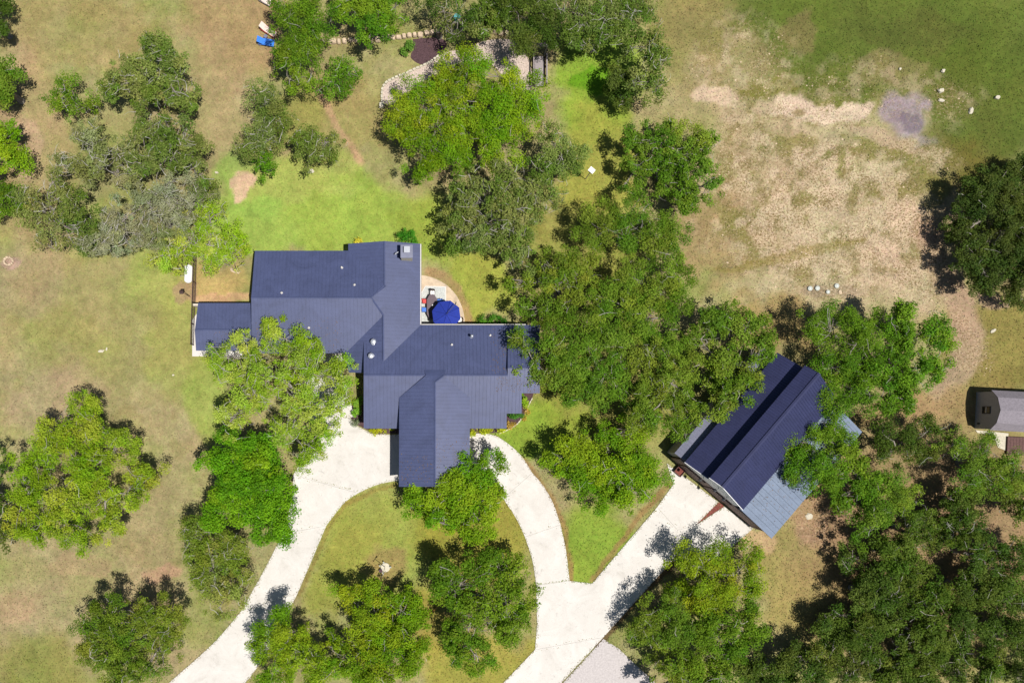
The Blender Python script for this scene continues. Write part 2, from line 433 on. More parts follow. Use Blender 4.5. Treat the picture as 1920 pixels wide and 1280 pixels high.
STONY = [(1530, 400, 220, 150, 0.95), (1400, 330, 90, 150, 0.8), (1690, 470, 120, 100, 0.9), (1400, 120, 110, 90, 0.5), (1600, 160, 150, 50, 0.35),
         (1560, 540, 70, 30, 0.7), (1680, 290, 120, 40, 0.7), (1800, 640, 40, 70, 0.7), (1840, 660, 30, 40, 0.5), (1730, 190, 120, 60, 0.4), (1500, 215, 130, 30, 0.8), (1545, 965, 60, 50, 0.6)]
TREES_FOR_LITTER = []

def ground_tone(PX, PY):
    """colour and stoniness of the ground at photo-plan pixels"""
    sh = PX.shape
    c = np.empty(sh + (3,)); c[:] = BASE_C
    wx = (fbm(PX, PY, 46, 21, 4) - 0.5); wy = (fbm(PX, PY, 46, 55, 4) - 0.5)
    wf = (fbm(PX, PY, 10, 77, 3) - 0.5)
    for (lx, ly, lr) in TREES_FOR_LITTER:
        d = np.hypot(PX - lx + wx * 60, PY - ly + wy * 60) / lr
        w = np.clip(1.1 - d, 0, 1) * 0.34
        c = c * (1 - w[..., None]) + np.array(alb(152, 130, 100)) * w[..., None]
    for kind, g, col, s in GROUND_OPS:
        col = np.array(alb(*col))
        if kind == 'w':
            # patches of weeds and bare soil on the stony clearing
            dst = np.zeros(sh)
            for cx, cy, rx, ry, s in STONY:
                d = np.hypot((PX - cx + wx * 70) / rx, (PY - cy + wy * 70) / ry); dst = np.maximum(dst, np.clip((1.1 - d) / 0.4, 0, 1) * s)
            for cell, sd, col, k in ((52, 611, (132, 130, 66), 0.85), (18, 633, (138, 126, 76), 0.75), (22, 655, (222, 200, 168), 0.8)):
                w = np.clip((fbm(PX, PY, cell, sd, 4) - 0.52) * 8, 0, 1) * dst * k
                c = c * (1 - w[..., None]) + np.array(alb(*col)) * w[..., None]
            continue
        if kind == 'n':
            f = fbm(PX, PY, g[0], g[1] * 13, 5)
            w = np.clip((f - 0.5) * 6, 0, 1) * s
        elif kind == 'e':
            cx, cy, rx, ry, ang = g
            k = min(40, 0.9 * min(rx, ry))
            x = PX - cx + wx * 2.2 * k + wf * 8; y = PY - cy + wy * 2.2 * k + wf * 8
            a = math.radians(ang); xr = x * math.cos(a) + y * math.sin(a); yr = -x * math.sin(a) + y * math.cos(a)
            d = np.hypot(xr / rx, yr / ry)
            soft = 0.85 if min(rx, ry) > 90 else 0.55 if min(rx, ry) > 30 else 0.26
            w = np.clip((1 + soft / 2 - d) / soft, 0, 1); w = w * w * (3 - 2 * w) * s
        else:
            pts, hw = g
            d = np.full(sh, 1e9)
            k = min(14, hw * 1.2)
            x = PX + wx * k * 1.6 + wf * k * 0.5; y = PY + wy * k * 1.6 + wf * k * 0.5
            for (x0, y0), (x1, y1) in zip(pts[:-1], pts[1:]):
                dx, dy = x1 - x0, y1 - y0
                t = np.clip(((x - x0) * dx + (y - y0) * dy) / (dx * dx + dy * dy), 0, 1)
                d = np.minimum(d, np.hypot(x - x0 - t * dx, y - y0 - t * dy))
            w = np.clip((hw * 1.3 - d) / (hw * 0.6), 0, 1); w = w * w * (3 - 2 * w) * s
        c = c * (1 - w[..., None]) + col * w[..., None]
    # patchiness of turf
    f = fbm(PX, PY, 28, 301, 4)
    c *= (0.80 + 0.40 * f)[..., None]
    f2 = fbm(PX, PY, 60, 401, 3) - 0.5
    c[..., 0] *= 1 + 0.22 * f2; c[..., 2] *= 1 + 0.15 * f2
    st = np.zeros(sh)
    for cx, cy, rx, ry, s in STONY:
        d = np.hypot((PX - cx + wx * 70) / rx, (PY - cy + wy * 70) / ry)
        st = np.maximum(st, np.clip((1.15 - d) / 0.5, 0, 1) * s)
    st = st * np.clip(0.35 + 1.4 * (fbm(PX, PY, 34, 510, 3) - 0.2), 0.15, 1)
    return c, st

# ------------------------------------------------------------------ tree table (pixels on the photograph)
# style: leaf colours (main, second), density, share of bare pale twigs
STYLE = {
    'oak':    ((74, 106, 18), (112, 130, 40), 1.00, 0.7),
    'olive':  ((78, 102, 28), (118, 124, 66), 0.92, 1.6),
    'grey':   ((100, 110, 58), (134, 136, 102), 0.80, 3.4),
    'greyg':  ((92, 116, 26), (134, 138, 66), 1.0, 1.6),
    'mid':    ((68, 104, 12), (106, 130, 28), 1.00, 0.5),
    'bright': ((84, 122, 8), (126, 144, 24), 1.00, 0.5),
    'yellow': ((104, 134, 12), (142, 150, 44), 1.00, 0.8),
    'pale':   ((112, 142, 14), (158, 164, 66), 1.00, 1.4),
    'vivid':  ((74, 120, 8), (112, 146, 20), 1.15, 0.15),
    'dark':   ((56, 80, 18), (86, 100, 36), 1.00, 0.6),
    'wood':   ((54, 78, 14), (84, 98, 30), 1.00, 0.5),  # lower right woods: corner vignette darkening painted into the leaf colours
    'woodb':  ((62, 86, 16), (92, 106, 36), 1.00, 0.5),  # lighter woods variant, leaf colours also dimmed to imitate the vignette
    'cedar':  ((48, 70, 18), (72, 84, 30), 1.3, 0.2),
}
T = []
def tree(label, style, h, lobes, group=None, dens=1.0): T.append((label, style, h, lobes, group, dens))
tree('dark oak cut by the left edge near the top left corner', 'dark', 6, [(-4, 20, 24), (0, 58, 18), (-20, 40, 30)])
tree('small green oak at the left edge, below the top left corner', 'oak', 6, [(12, 150, 36), (8, 178, 30), (-15, 160, 34)])
tree('yellow green oak at the left edge beside the bare earth track', 'bright', 6, [(12, 268, 34), (4, 300, 34), (-18, 280, 36), (20, 300, 24)])
tree('small oak at the left edge touching the grey oak thicket', 'mid', 5.5, [(14, 366, 26), (-8, 372, 30), (38, 384, 18)])
tree('broad green oak at the top of the thicket left of the house', 'olive', 7.5, [(302, 108, 38), (334, 148, 42), (252, 156, 44), (350, 190, 28), (214, 178, 30), (286, 186, 30), (290, 84, 22)])
tree('small round oak on the upper left side of the grey thicket', 'mid', 6, [(128, 180, 36), (166, 204, 22), (112, 202, 20)])
tree('oak on the right side of the thicket, beside the open brown turf', 'olive', 7.5, [(332, 262, 50), (364, 298, 36), (262, 254, 28), (384, 340, 28), (294, 318, 40), (300, 232, 26)])
tree('grey oak with bare pale branches in the middle of the thicket', 'grey', 7.5, [(188, 290, 46), (140, 318, 38), (232, 296, 32), (168, 262, 30), (246, 330, 26)], None, 0.7)
tree('grey green oak at the lower left corner of the thicket', 'olive', 7, [(92, 366, 38), (58, 394, 34), (108, 424, 40), (152, 394, 38), (110, 340, 24), (150, 434, 34)], None, 0.9)
tree('grey branched oak along the lower edge of the thicket', 'grey', 7.5, [(268, 392, 50), (326, 372, 44), (222, 432, 42), (290, 438, 36), (382, 372, 30), (186, 444, 30), (270, 462, 20), (340, 410, 30)], None, 0.9)
tree('yellow green oak over the wire fence beside the white tank', 'pale', 7, [(396, 424, 36), (424, 456, 38), (338, 476, 30), (310, 490, 26), (454, 482, 22), (412, 500, 26), (352, 440, 32), (380, 470, 28), (408, 402, 20)], None, 0.9)
tree('grey green oak standing between brown turf and back lawn', 'olive', 7, [(504, 184, 30), (514, 220, 32), (488, 250, 36), (468, 272, 26), (520, 268, 26), (500, 212, 24)])
tree('small dark bush oak at the foot of the narrow oak on the back lawn', 'mid', 4.5, [(494, 306, 24), (486, 292, 18)])
tree('small oak over a pale boulder on the back lawn', 'olive', 6, [(594, 272, 34), (562, 268, 24), (616, 268, 24), (580, 292, 26)])
tree('tall green oak beside the two sun loungers', 'mid', 8, [(544, 30, 36), (598, 40, 40), (562, 86, 38), (542, 128, 30), (584, 108, 30), (562, 160, 26), (524, 14, 22), (592, 70, 26), (530, 98, 22), (568, 8, 30)])
tree('small oak at the upper end of the worn footpath', 'mid', 6, [(628, 146, 32), (652, 136, 22), (610, 162, 22), (640, 160, 22)])
tree('green oak at the top edge above the left end of the stone row', 'mid', 7.5, [(678, 16, 36), (718, 18, 36), (700, 58, 28), (742, 32, 26), (652, 6, 30), (690, 76, 16)])
tree('thin dark oak at the top edge over the mulch bed', 'dark', 7, [(828, 14, 34), (866, 40, 34), (850, 74, 20), (838, 48, 22), (800, 4, 26)], None, 0.6)
tree('grey green oak at the top edge above the middle of the stone row', 'olive', 7.5, [(902, 14, 38), (934, 24, 30), (892, 56, 24), (914, 44, 24)], None, 0.85)
tree('dark oak at the top edge above the wooden footbridge', 'dark', 8, [(962, 18, 36), (1000, 38, 40), (978, 78, 28), (1030, 56, 34), (994, 4, 36)])
tree('broad dark oak at the top edge right of the footbridge', 'olive', 8, [(1072, 28, 42), (1112, 52, 44), (1074, 62, 26), (1142, 26, 42), (1184, 40, 40), (1204, 12, 36), (1112, 80, 22), (1040, 8, 34), (1160, 72, 28)])
tree('oak with a bare pale fork at the meadow edge, below the top trees', 'olive', 7.5, [(1212, 92, 36), (1224, 130, 34), (1204, 162, 32), (1234, 172, 22), (1180, 92, 20)], None, 0.8)
tree('small dark green oak under the bare forked limb on the lawn', 'dark', 5.5, [(1164, 140, 26), (1160, 172, 22), (1166, 192, 18), (1176, 156, 20)])
tree('bright green oak overhanging the curved stone edged bed', 'bright', 8, [(846, 138, 30), (868, 118, 22), (890, 106, 18), (800, 180, 40), (868, 184, 46), (760, 214, 38), (818, 238, 48), (790, 292, 36), (846, 296, 34), (744, 246, 24), (880, 250, 40), (820, 312, 24)])
tree('bright green oak right of the curved bed, below the footbridge', 'bright', 8, [(946, 196, 44), (960, 152, 34), (924, 244, 44), (990, 196, 30), (1004, 164, 22), (904, 136, 26), (930, 284, 34), (978, 236, 30)])
tree('oak leaning over the lawn below the footbridge, left of the white feeder box', 'olive', 7, [(1032, 264, 32), (1052, 292, 32), (1012, 306, 28), (1080, 288, 22), (1060, 318, 22)])
tree('large grey green oak above the patio', 'olive', 8.5, [(900, 352, 46), (958, 340, 40), (868, 398, 40), (940, 402, 50), (998, 388, 44), (900, 448, 42), (958, 458, 40), (1032, 368, 30), (856, 446, 30), (1004, 334, 28), (980, 492, 24)], None, 0.95)
tree('round oak at the edge of the pale stony ground', 'oak', 6.5, [(1222, 268, 36), (1272, 276, 40), (1302, 320, 42), (1240, 330, 40), (1290, 364, 34), (1194, 316, 26), (1190, 260, 24), (1322, 266, 26), (1278, 386, 14), (1170, 350, 12), (1330, 356, 22)])
tree('oak with bare limbs just above the middle of the dense grove', 'oak', 8, [(1130, 416, 34), (1180, 406, 40), (1222, 440, 40), (1108, 446, 26), (1252, 474, 34), (1262, 430, 26), (1170, 450, 24)])
tree('oak at the left side of the grove, beside the back lawn', 'oak', 7.5, [(1052, 502, 36), (1012, 530, 30), (1072, 548, 40), (1002, 578, 30), (1042, 598, 36), (968, 526, 18), (1090, 508, 30), (1052, 520, 20)], None, 0.9)
tree('broad oak in the heart of the grove', 'oak', 8.5, [(1184, 524, 38), (1232, 540, 44), (1162, 572, 40), (1222, 598, 44), (1262, 578, 34), (1184, 620, 36), (1272, 524, 30), (1120, 568, 28), (1122, 600, 30)], None, 0.95)
tree('green oak hanging over the right end of the house roof', 'oak', 7.5, [(968, 640, 24), (1000, 678, 34), (1032, 640, 34), (1010, 716, 26), (1054, 680, 34), (984, 702, 20), (1036, 716, 24)])
tree('oak in the grove just right of the tree over the house end', 'oak', 8, [(1100, 648, 38), (1132, 700, 42), (1082, 722, 34), (1150, 644, 34), (1160, 740, 34), (1112, 752, 26), (1076, 690, 24)], None, 0.92)
tree('large oak in the grove left of the barn', 'oak', 8.5, [(1222, 668, 42), (1262, 700, 42), (1240, 748, 38), (1202, 728, 34), (1290, 744, 28), (1268, 792, 28), (1206, 780, 34), (1250, 646, 30), (1298, 780, 24)], None, 0.95)
tree('oak spreading over the upper left corner of the barn roof', 'oak', 8, [(1332, 600, 30), (1382, 602, 38), (1420, 632, 30), (1400, 682, 34), (1352, 672, 30), (1312, 636, 26), (1388, 722, 34), (1350, 730, 28), (1430, 668, 20), (1336, 700, 24), (1336, 764, 24), (1352, 752, 22)], None, 0.95)
tree('broad green oak beside the curved drive, right of the front lawn', 'bright', 7, [(1092, 890, 36), (1150, 890, 40), (1190, 880, 36), (1062, 850, 34), (1110, 862, 48), (1170, 862, 42), (1210, 900, 36), (1132, 918, 44), (1062, 886, 26), (1184, 806, 34), (1036, 860, 20), (1184, 930, 28), (1140, 818, 22)])
tree('large yellow green oak overhanging the left wing of the house', 'pale', 8, [(520, 630, 34), (560, 656, 38), (458, 662, 36), (418, 670, 26), (500, 700, 42), (592, 680, 34), (630, 708, 34), (440, 708, 30), (560, 740, 40), (470, 758, 40), (602, 770, 36), (540, 796, 34), (432, 790, 26), (640, 750, 24), (572, 838, 28), (560, 868, 20), (604, 812, 28), (594, 846, 20)], None, 1.0)
tree('vivid green round tree on the left side of the drive', 'vivid', 7.5, [(440, 848, 42), (486, 846, 36), (428, 896, 40), (488, 916, 44), (516, 960, 30), (510, 1000, 28), (400, 968, 28), (428, 948, 30), (402, 870, 28), (470, 880, 36), (522, 926, 28), (462, 930, 40), (500, 880, 34), (450, 910, 36), (482, 966, 32), (530, 980, 22)])
tree('grey green oak below the vivid green tree', 'greyg', 6.5, [(378, 1000, 30), (392, 1048, 40), (434, 1050, 36), (378, 1088, 26), (430, 1106, 26), (456, 1078, 20), (352, 1002, 20), (412, 1138, 26), (400, 1080, 34), (420, 1020, 30), (444, 1110, 24)], None, 1.0)
tree('large spreading yellow green oak on the left turf', 'yellow', 6, [(160, 770, 34), (186, 792, 38), (112, 830, 44), (222, 840, 42), (270, 880, 34), (62, 866, 40), (150, 878, 52), (48, 926, 36), (118, 948, 52), (200, 940, 40), (252, 924, 26), (80, 998, 36), (148, 1000, 32), (36, 972, 28), (200, 988, 26), (94, 806, 20)], None, 1.05)
tree('dark oak cut by the left edge beside the yellow green oak', 'dark', 6, [(-4, 986, 24), (-6, 890, 18), (-14, 940, 26), (-4, 850, 14), (4, 1010, 18)])
tree('green oak with a bare opening at the lower left, beside the drive', 'oak', 7, [(212, 1152, 38), (270, 1150, 40), (322, 1162, 30), (178, 1180, 34), (232, 1212, 42), (302, 1212, 40), (198, 1232, 38), (270, 1252, 40), (170, 1222, 24), (220, 1274, 28), (320, 1196, 24)])
tree('green oak against the lower end of the front wing', 'bright', 7, [(792, 918, 30), (832, 918, 34), (882, 882, 30), (900, 930, 42), (850, 968, 38), (932, 902, 24), (900, 978, 30), (770, 950, 20), (918, 866, 24), (824, 978, 22), (860, 920, 34), (920, 950, 28), (800, 944, 26)], None, 1.05)
tree('green oak on the island lawn beside the pole with the stone pad', 'bright', 6, [(656, 1114, 26), (700, 1134, 40), (752, 1134, 34), (682, 1180, 40), (740, 1180, 42), (692, 1230, 44), (762, 1226, 34), (648, 1250, 36), (720, 1266, 38), (790, 1160, 26), (634, 1200, 26), (790, 1210, 26), (620, 1240, 26), (720, 1210, 36)])
tree('dark green oak at the right end of the island lawn', 'mid', 7, [(868, 1078, 38), (930, 1058, 38), (958, 1108, 40), (900, 1138, 42), (850, 1128, 28), (970, 1070, 24), (938, 1178, 40), (880, 1196, 34), (984, 1148, 20), (840, 1176, 20), (838, 1070, 26), (900, 1238, 28), (838, 1100, 32), (960, 1150, 34), (860, 1220, 28)])
tree('small oak at the bottom of the island lawn, shading the left drive', 'bright', 6.5, [(512, 1168, 28), (548, 1178, 34), (520, 1220, 38), (572, 1232, 34), (490, 1200, 24), (550, 1262, 32), (602, 1258, 28), (506, 1262, 28), (536, 1150, 22)], None, 1.0)
tree('bright green oak just below the barn forecourt', 'bright', 6.3, [(1292, 1060, 34), (1340, 1056, 38), (1392, 1058, 36), (1332, 1110, 46), (1382, 1112, 38), (1284, 1110, 32), (1410, 1100, 20)])
tree('grey green oak shading the right edge of the main drive', 'oak', 6.3, [(1260, 1134, 36), (1220, 1162, 38), (1280, 1182, 40), (1232, 1208, 34), (1196, 1180, 22)])
tree('broad oak at the bottom, between main drive and dry turf', 'mid', 6.3, [(1342, 1176, 46), (1396, 1176, 34), (1310, 1220, 36), (1366, 1222, 36), (1400, 1140, 22)])
tree('oak at the bottom edge, beside the grey parking pad', 'oak', 7, [(1262, 1258, 32), (1304, 1264, 34), (1350, 1270, 34), (1240, 1290, 30)])
tree('dark oak at the bottom edge, below the dry turf patch', 'dark', 5.8, [(1412, 1246, 34), (1460, 1248, 34), (1500, 1226, 28), (1440, 1280, 36), (1512, 1266, 30)])
tree('oak nearest the upper right corner of the barn, left one of a pair', 'mid', 8, [(1560, 598, 32), (1608, 632, 42), (1532, 640, 28), (1582, 680, 38), (1540, 690, 26), (1602, 738, 34), (1572, 766, 26), (1552, 722, 24), (1550, 746, 20), (1630, 680, 34), (1520, 600, 18)])
tree('oak beside the curving earth track, right one of a pair', 'mid', 8, [(1662, 600, 30), (1700, 642, 44), (1742, 622, 34), (1656, 716, 42), (1704, 708, 40), (1650, 762, 28), (1746, 680, 30), (1694, 588, 26), (1766, 646, 20), (1690, 750, 26)])
tree('oak hanging over the lower slope of the barn roof', 'mid', 8, [(1502, 828, 38), (1550, 826, 40), (1490, 878, 30), (1542, 878, 38), (1572, 800, 26), (1556, 902, 20), (1476, 848, 22), (1590, 836, 26)])
tree('large dense dark cedar at the right edge', 'cedar', 5.2, [(1850, 352, 42), (1902, 332, 40), (1828, 400, 42), (1890, 420, 52), (1806, 434, 34), (1850, 478, 44), (1902, 500, 44), (1818, 490, 30), (1900, 556, 26), (1850, 530, 26), (1940, 420, 50), (1940, 340, 40), (1940, 510, 40)])
W = 'oaks crowded in the woods at the lower right'
def woods(label, st, h, lob, dens=1.0): tree(label, st, h, lob, W, dens)
woods('oak at the woods edge just right of the barn lean-to', 'mid', 7, [(1592, 880, 30), (1622, 908, 34), (1572, 930, 24), (1612, 950, 30)])
woods('low oak below the curving track, left of the grey shed', 'dark', 6, [(1652, 812, 22), (1700, 818, 26), (1742, 800, 22), (1722, 846, 30), (1664, 856, 26)])
woods('oak in the woods right of the barn lean-to, above the bare earth', 'oak', 7, [(1662, 918, 38), (1702, 938, 34), (1642, 962, 34), (1622, 992, 28)])
woods('oak in front of the grey shed', 'oak', 7.5, [(1790, 818, 18), (1850, 838, 20), (1782, 836, 22), (1822, 852, 34), (1870, 868, 36), (1852, 908, 38), (1902, 898, 32), (1806, 896, 28), (1930, 880, 34)])
woods('sparse dark brown oak beside the dry turf patch', 'dark', 5, [(1596, 1040, 28), (1622, 1060, 24), (1580, 1062, 20)], 0.55)
WOODS = [(1722, 985, 'woodb'), (1786, 990, 'wood'), (1806, 944, 'dark'), (1916, 938, 'woodb'), (1672, 1030, 'woodb'), (1700, 1072, 'woodb'), (1842, 1040, 'dark'),
         (1906, 1046, 'wood'), (1636, 1110, 'dark'), (1690, 1122, 'wood'), (1752, 1124, 'woodb'), (1812, 1106, 'wood'), (1872, 1108, 'woodb'), (1926, 1122, 'dark'),
         (1566, 1176, 'dark'), (1620, 1182, 'wood'), (1682, 1188, 'wood'), (1746, 1190, 'woodb'), (1806, 1180, 'dark'), (1868, 1182, 'wood'), (1924, 1200, 'wood'),
         (1546, 1242, 'woodb'), (1606, 1246, 'dark'), (1666, 1252, 'woodb'), (1730, 1256, 'wood'), (1792, 1252, 'wood'), (1852, 1256, 'woodb'), (1916, 1266, 'dark')]
rw = random.Random(5)
ORD = ['first', 'second', 'third', 'fourth', 'fifth', 'sixth', 'seventh', 'eighth']
for (x, y, st) in WOODS:
    n = rw.randint(4, 6)
    lob = [(x, y, rw.uniform(22, 30))]
    for k in range(n):
        a = 2 * math.pi * (k + rw.random() * 0.6) / n; r = rw.uniform(20, 32)
        lob.append((x + r * math.cos(a), y + r * math.sin(a), rw.uniform(13, 24)))
    row = 0 if y < 1020 else 1 if y < 1080 else 2 if y < 1150 else 3 if y < 1220 else 4
    same = sorted(w[0] for w in WOODS if (0 if w[1] < 1020 else 1 if w[1] < 1080 else 2 if w[1] < 1150 else 3 if w[1] < 1220 else 4) == row)
    where = ORD[same.index(x)] + ' from the left in the ' + ['uppermost', 'second', 'middle', 'fourth', 'bottom'][row] + ' row of oaks in the lower right woods'
    woods('oak, ' + where, st, rw.uniform(5.2, 6.6), lob)

for (lb, st, h, lobes, g, d) in T:
    for (x, y, r) in lobes:
        q = at(x, y, h * 0.6)
        TREES_FOR_LITTER.append((q[0] * S + 960, 640 - q[1] * S, r * 1.05))

# ------------------------------------------------------------------ ground: one sheet to the horizon
def axis(a, b, step):
    inner = np.arange(a, b + 1e-6, step)
    out = [a]; d = step
    while out[-1] > -1500: d *= 1.5; out.append(out[-1] - d)
    out2 = [inner[-1]]; d = step
    while out2[-1] < 1500: d *= 1.5; out2.append(out2[-1] + d)
    return np.array(out[1:][::-1] + list(inner) + out2[1:])
ax = axis(-64, 64, 0.29); ay = axis(-44, 44, 0.29)
GX, GY = np.meshgrid(ax, ay, indexing='ij')
PXg, PYg = GX * S + 960, 640 - GY * S
tone, stony = ground_tone(PXg, PYg)
GZ = (fbm(PXg, PYg, 22, 900, 3) - 0.5) * 0.05 - 0.015
inside = (np.abs(GX) < 66) & (np.abs(GY) < 46)
GZ = np.where(inside, GZ, -0.015)
GZ = GZ + 0.55 * np.exp(-(((PXg - 1702) / 30) ** 2 + ((PYg - 218) / 26) ** 2))      # heap of grey spoil
nv0, nv1 = GX.shape
gm = bpy.data.meshes.new('ground')
gm.vertices.add(nv0 * nv1)
gm.vertices.foreach_set('co', np.stack([GX, GY, GZ], -1).astype(np.float32).ravel())
ii, jj = np.meshgrid(np.arange(nv0 - 1), np.arange(nv1 - 1), indexing='ij')
q = np.stack([ii * nv1 + jj, (ii + 1) * nv1 + jj, (ii + 1) * nv1 + jj + 1, ii * nv1 + jj + 1], -1).reshape(-1, 4)
nf = len(q)
gm.loops.add(nf * 4); gm.polygons.add(nf)
gm.loops.foreach_set('vertex_index', q.astype(np.int32).ravel())
gm.polygons.foreach_set('loop_start', np.arange(0, nf * 4, 4, dtype=np.int32))
gm.polygons.foreach_set('use_smooth', np.ones(nf, bool))
gm.update()
a_ = gm.attributes.new('tone', 'FLOAT_COLOR', 'POINT')
a_.data.foreach_set('color', np.concatenate([tone, np.ones(tone.shape[:2] + (1,))], -1).astype(np.float32).ravel())
b_ = gm.attributes.new('stony', 'FLOAT', 'POINT')
b_.data.foreach_set('value', stony.astype(np.float32).ravel())
gm.materials.append(M['ground'])
ground = bpy.data.objects.new('ground', gm); COL.objects.link(ground); tag(ground, kind='structure')

# ------------------------------------------------------------------ paved surfaces
def P2(pts, z=0.0): return [at(x, y, z)[:2] for x, y in pts]
def smooth_curve(pts, n=6):
    """Catmull-Rom through pixel points"""
    out = []
    p = [pts[0]] + list(pts) + [pts[-1]]
    for i in range(1, len(p) - 2):
        p0, p1, p2, p3 = [np.array(k, float) for k in p[i - 1:i + 3]]
        for k in range(n):
            t = k / n
            out.append(tuple(0.5 * ((2 * p1) + (-p0 + p2) * t + (2 * p0 - 5 * p1 + 4 * p2 - p3) * t * t + (-p0 + 3 * p1 - 3 * p2 + p3) * t ** 3)))
    out.append(tuple(pts[-1]))
    return out
def inset(poly, d):
    n = len(poly)
    a = sum(poly[i][0] * poly[(i + 1) % n][1] - poly[(i + 1) % n][0] * poly[i][1] for i in range(n))
    s = 1 if a > 0 else -1
    out = []
    for i in range(n):
        p0, p1, p2 = np.array(poly[i - 1]), np.array(poly[i]), np.array(poly[(i + 1) % n])
        e0 = p1 - p0; e1 = p2 - p1
        n0 = np.array([-e0[1], e0[0]]) / (np.linalg.norm(e0) + 1e-9) * s; n1 = np.array([-e1[1], e1[0]]) / (np.linalg.norm(e1) + 1e-9) * s
        m = n0 + n1; L = np.dot(m, m)
        out.append(tuple(p1 + m * (2 * d / L if L > 0.3 else d)))
    return out
driveway = bpy.data.objects.new('driveway', None); COL.objects.link(driveway); tag(driveway, kind='structure'); BASE['driveway'] = np.zeros(3)
def slab(px, z=0.045, name='slab', parent=driveway, mat='concrete', gap=0.009):
    poly = inset(P2(px), gap)
    return MB().prism(poly, -0.12, z).build(name, M[mat], parent)
Lc = smooth_curve([(160, 1420), (230, 1358), (316, 1280), (400, 1205), (452, 1145)], 4)
Lc2 = smooth_curve([(452, 1145), (497, 1065), (530, 1000)], 4)
Lc3 = smooth_curve([(530, 1000), (546, 940), (550, 890)], 4)
Lc4 = smooth_curve([(550, 890), (575, 850), (610, 812), (640, 783), (657, 783), (666, 795), (684, 805), (700, 814), (758, 814)], 4)
Rc = smooth_curve([(330, 1420), (400, 1340), (468, 1270), (516, 1195), (558, 1112)], 4)
Rc2 = smooth_curve([(558, 1112), (588, 1042), (612, 985)], 4)
Rc3 = smooth_curve([(612, 985), (645, 943), (672, 924)], 4)
Rc4 = smooth_curve([(672, 924), (700, 911), (730, 903), (758, 901)], 4)
for l, r in ((Lc, Rc), (Lc2, Rc2), (Lc3, Rc3), (Lc4, Rc4)): slab(list(l) + list(r)[::-1])
A1 = smooth_curve([(905, 812), (930, 817), (955, 833), (978, 855), (998, 886)], 4); B1 = smooth_curve([(872, 812), (872, 850), (905, 890), (943, 934)], 4)
A2 = smooth_curve([(998, 886), (1020, 912), (1038, 945), (1051, 983)], 4); B2 = smooth_curve([(943, 934), (968, 972), (984, 1006)], 4)
A3 = smooth_curve([(1051, 983), (1061, 1030), (1068, 1088)], 4); B3 = smooth_curve([(984, 1006), (998, 1050), (1005, 1097)], 4)
for l, r in ((A1, B1), (A2, B2), (A3, B3)): slab(list(l) + list(r)[::-1])
slab([(1068, 1088), (1110, 1093), (1232, 950), (1270, 993), (1261, 1050), (1131, 1194), (1003, 1217), (1007, 1170), (1005, 1097)])
slab([(1003, 1217), (1131, 1194), (1052, 1280), (900, 1445), (770, 1445), (940, 1283)])
slab([(1250, 868), (1347, 941), (1303, 985), (1270, 993), (1232, 950), (1262, 908)])
slab([(1358, 949), (1412, 990), (1366, 1030), (1320, 1062), (1261, 1050), (1270, 993), (1303, 985)])
pad = MB().prism(P2([(1052, 1283), (1131, 1197), (1160, 1215), (1240, 1290), (1330, 1400), (1250, 1445), (905, 1445)]), -0.1, 0.022).build('parking_pad', M['asphalt']); tag(pad, kind='structure')
bed = MB().prism(P2([(1303, 984), (1346, 940), (1359, 948)]), -0.1, 0.03).build('red_rock_bed', M['red_rock']); tag(bed, kind='structure')
gb = MB().prism(P2(smooth_curve([(716, 196), (716, 176), (718, 164), (726, 154), (742, 146), (770, 134), (800, 121), (826, 104), (846, 96), (880, 92), (905, 78), (955, 74), (984, 96), (1000, 150), (985, 172), (950, 150), (920, 120), (880, 116), (846, 124), (812, 142), (786, 158), (760, 176), (738, 196)], 3)), -0.1, 0.02).build('gravel_bed', M['gravel']); tag(gb, kind='structure')
mb_ = MB().prism(P2(smooth_curve([(774, 74), (800, 72), (826, 72), (838, 84), (822, 104), (804, 117), (788, 121), (770, 108), (776, 92)], 3)), -0.1, 0.032).build('mulch_bed', M['mulch']); tag(mb_, kind='structure')
for nm, px in (('planting_bed', [(654, 750), (684, 750), (684, 803), (668, 796), (657, 784)]), ('planting_bed', [(684, 790), (750, 790), (750, 812), (702, 813), (684, 803)]),
               ('planting_bed', [(872, 792), (955, 792), (953, 804), (940, 811), (905, 812), (872, 818)]), ('planting_bed', [(940, 730), (1004, 728), (998, 745), (991, 764), (983, 776), (975, 790), (958, 803), (940, 806)])):
    o = MB().prism(P2(px), -0.1, 0.018).build(nm, M['mulch']); tag(o, kind='structure')

# patio with rug
pt = smooth_curve([(786, 516), (800, 517.5), (818, 523.5), (838, 535), (855, 553), (866, 575), (871, 598), (873, 626)], 4) + [(786, 626)]
patio = MB().prism(P2(pt), -0.1, 0.06).build('patio', M['concrete']); tag(patio, kind='structure')
patio.data.materials[0] = rough_mat('tan_stamped_concrete', (0.40, 0.315, 0.225), 0.25, 1.6, 0.85, 0.2, 0.3, 8)

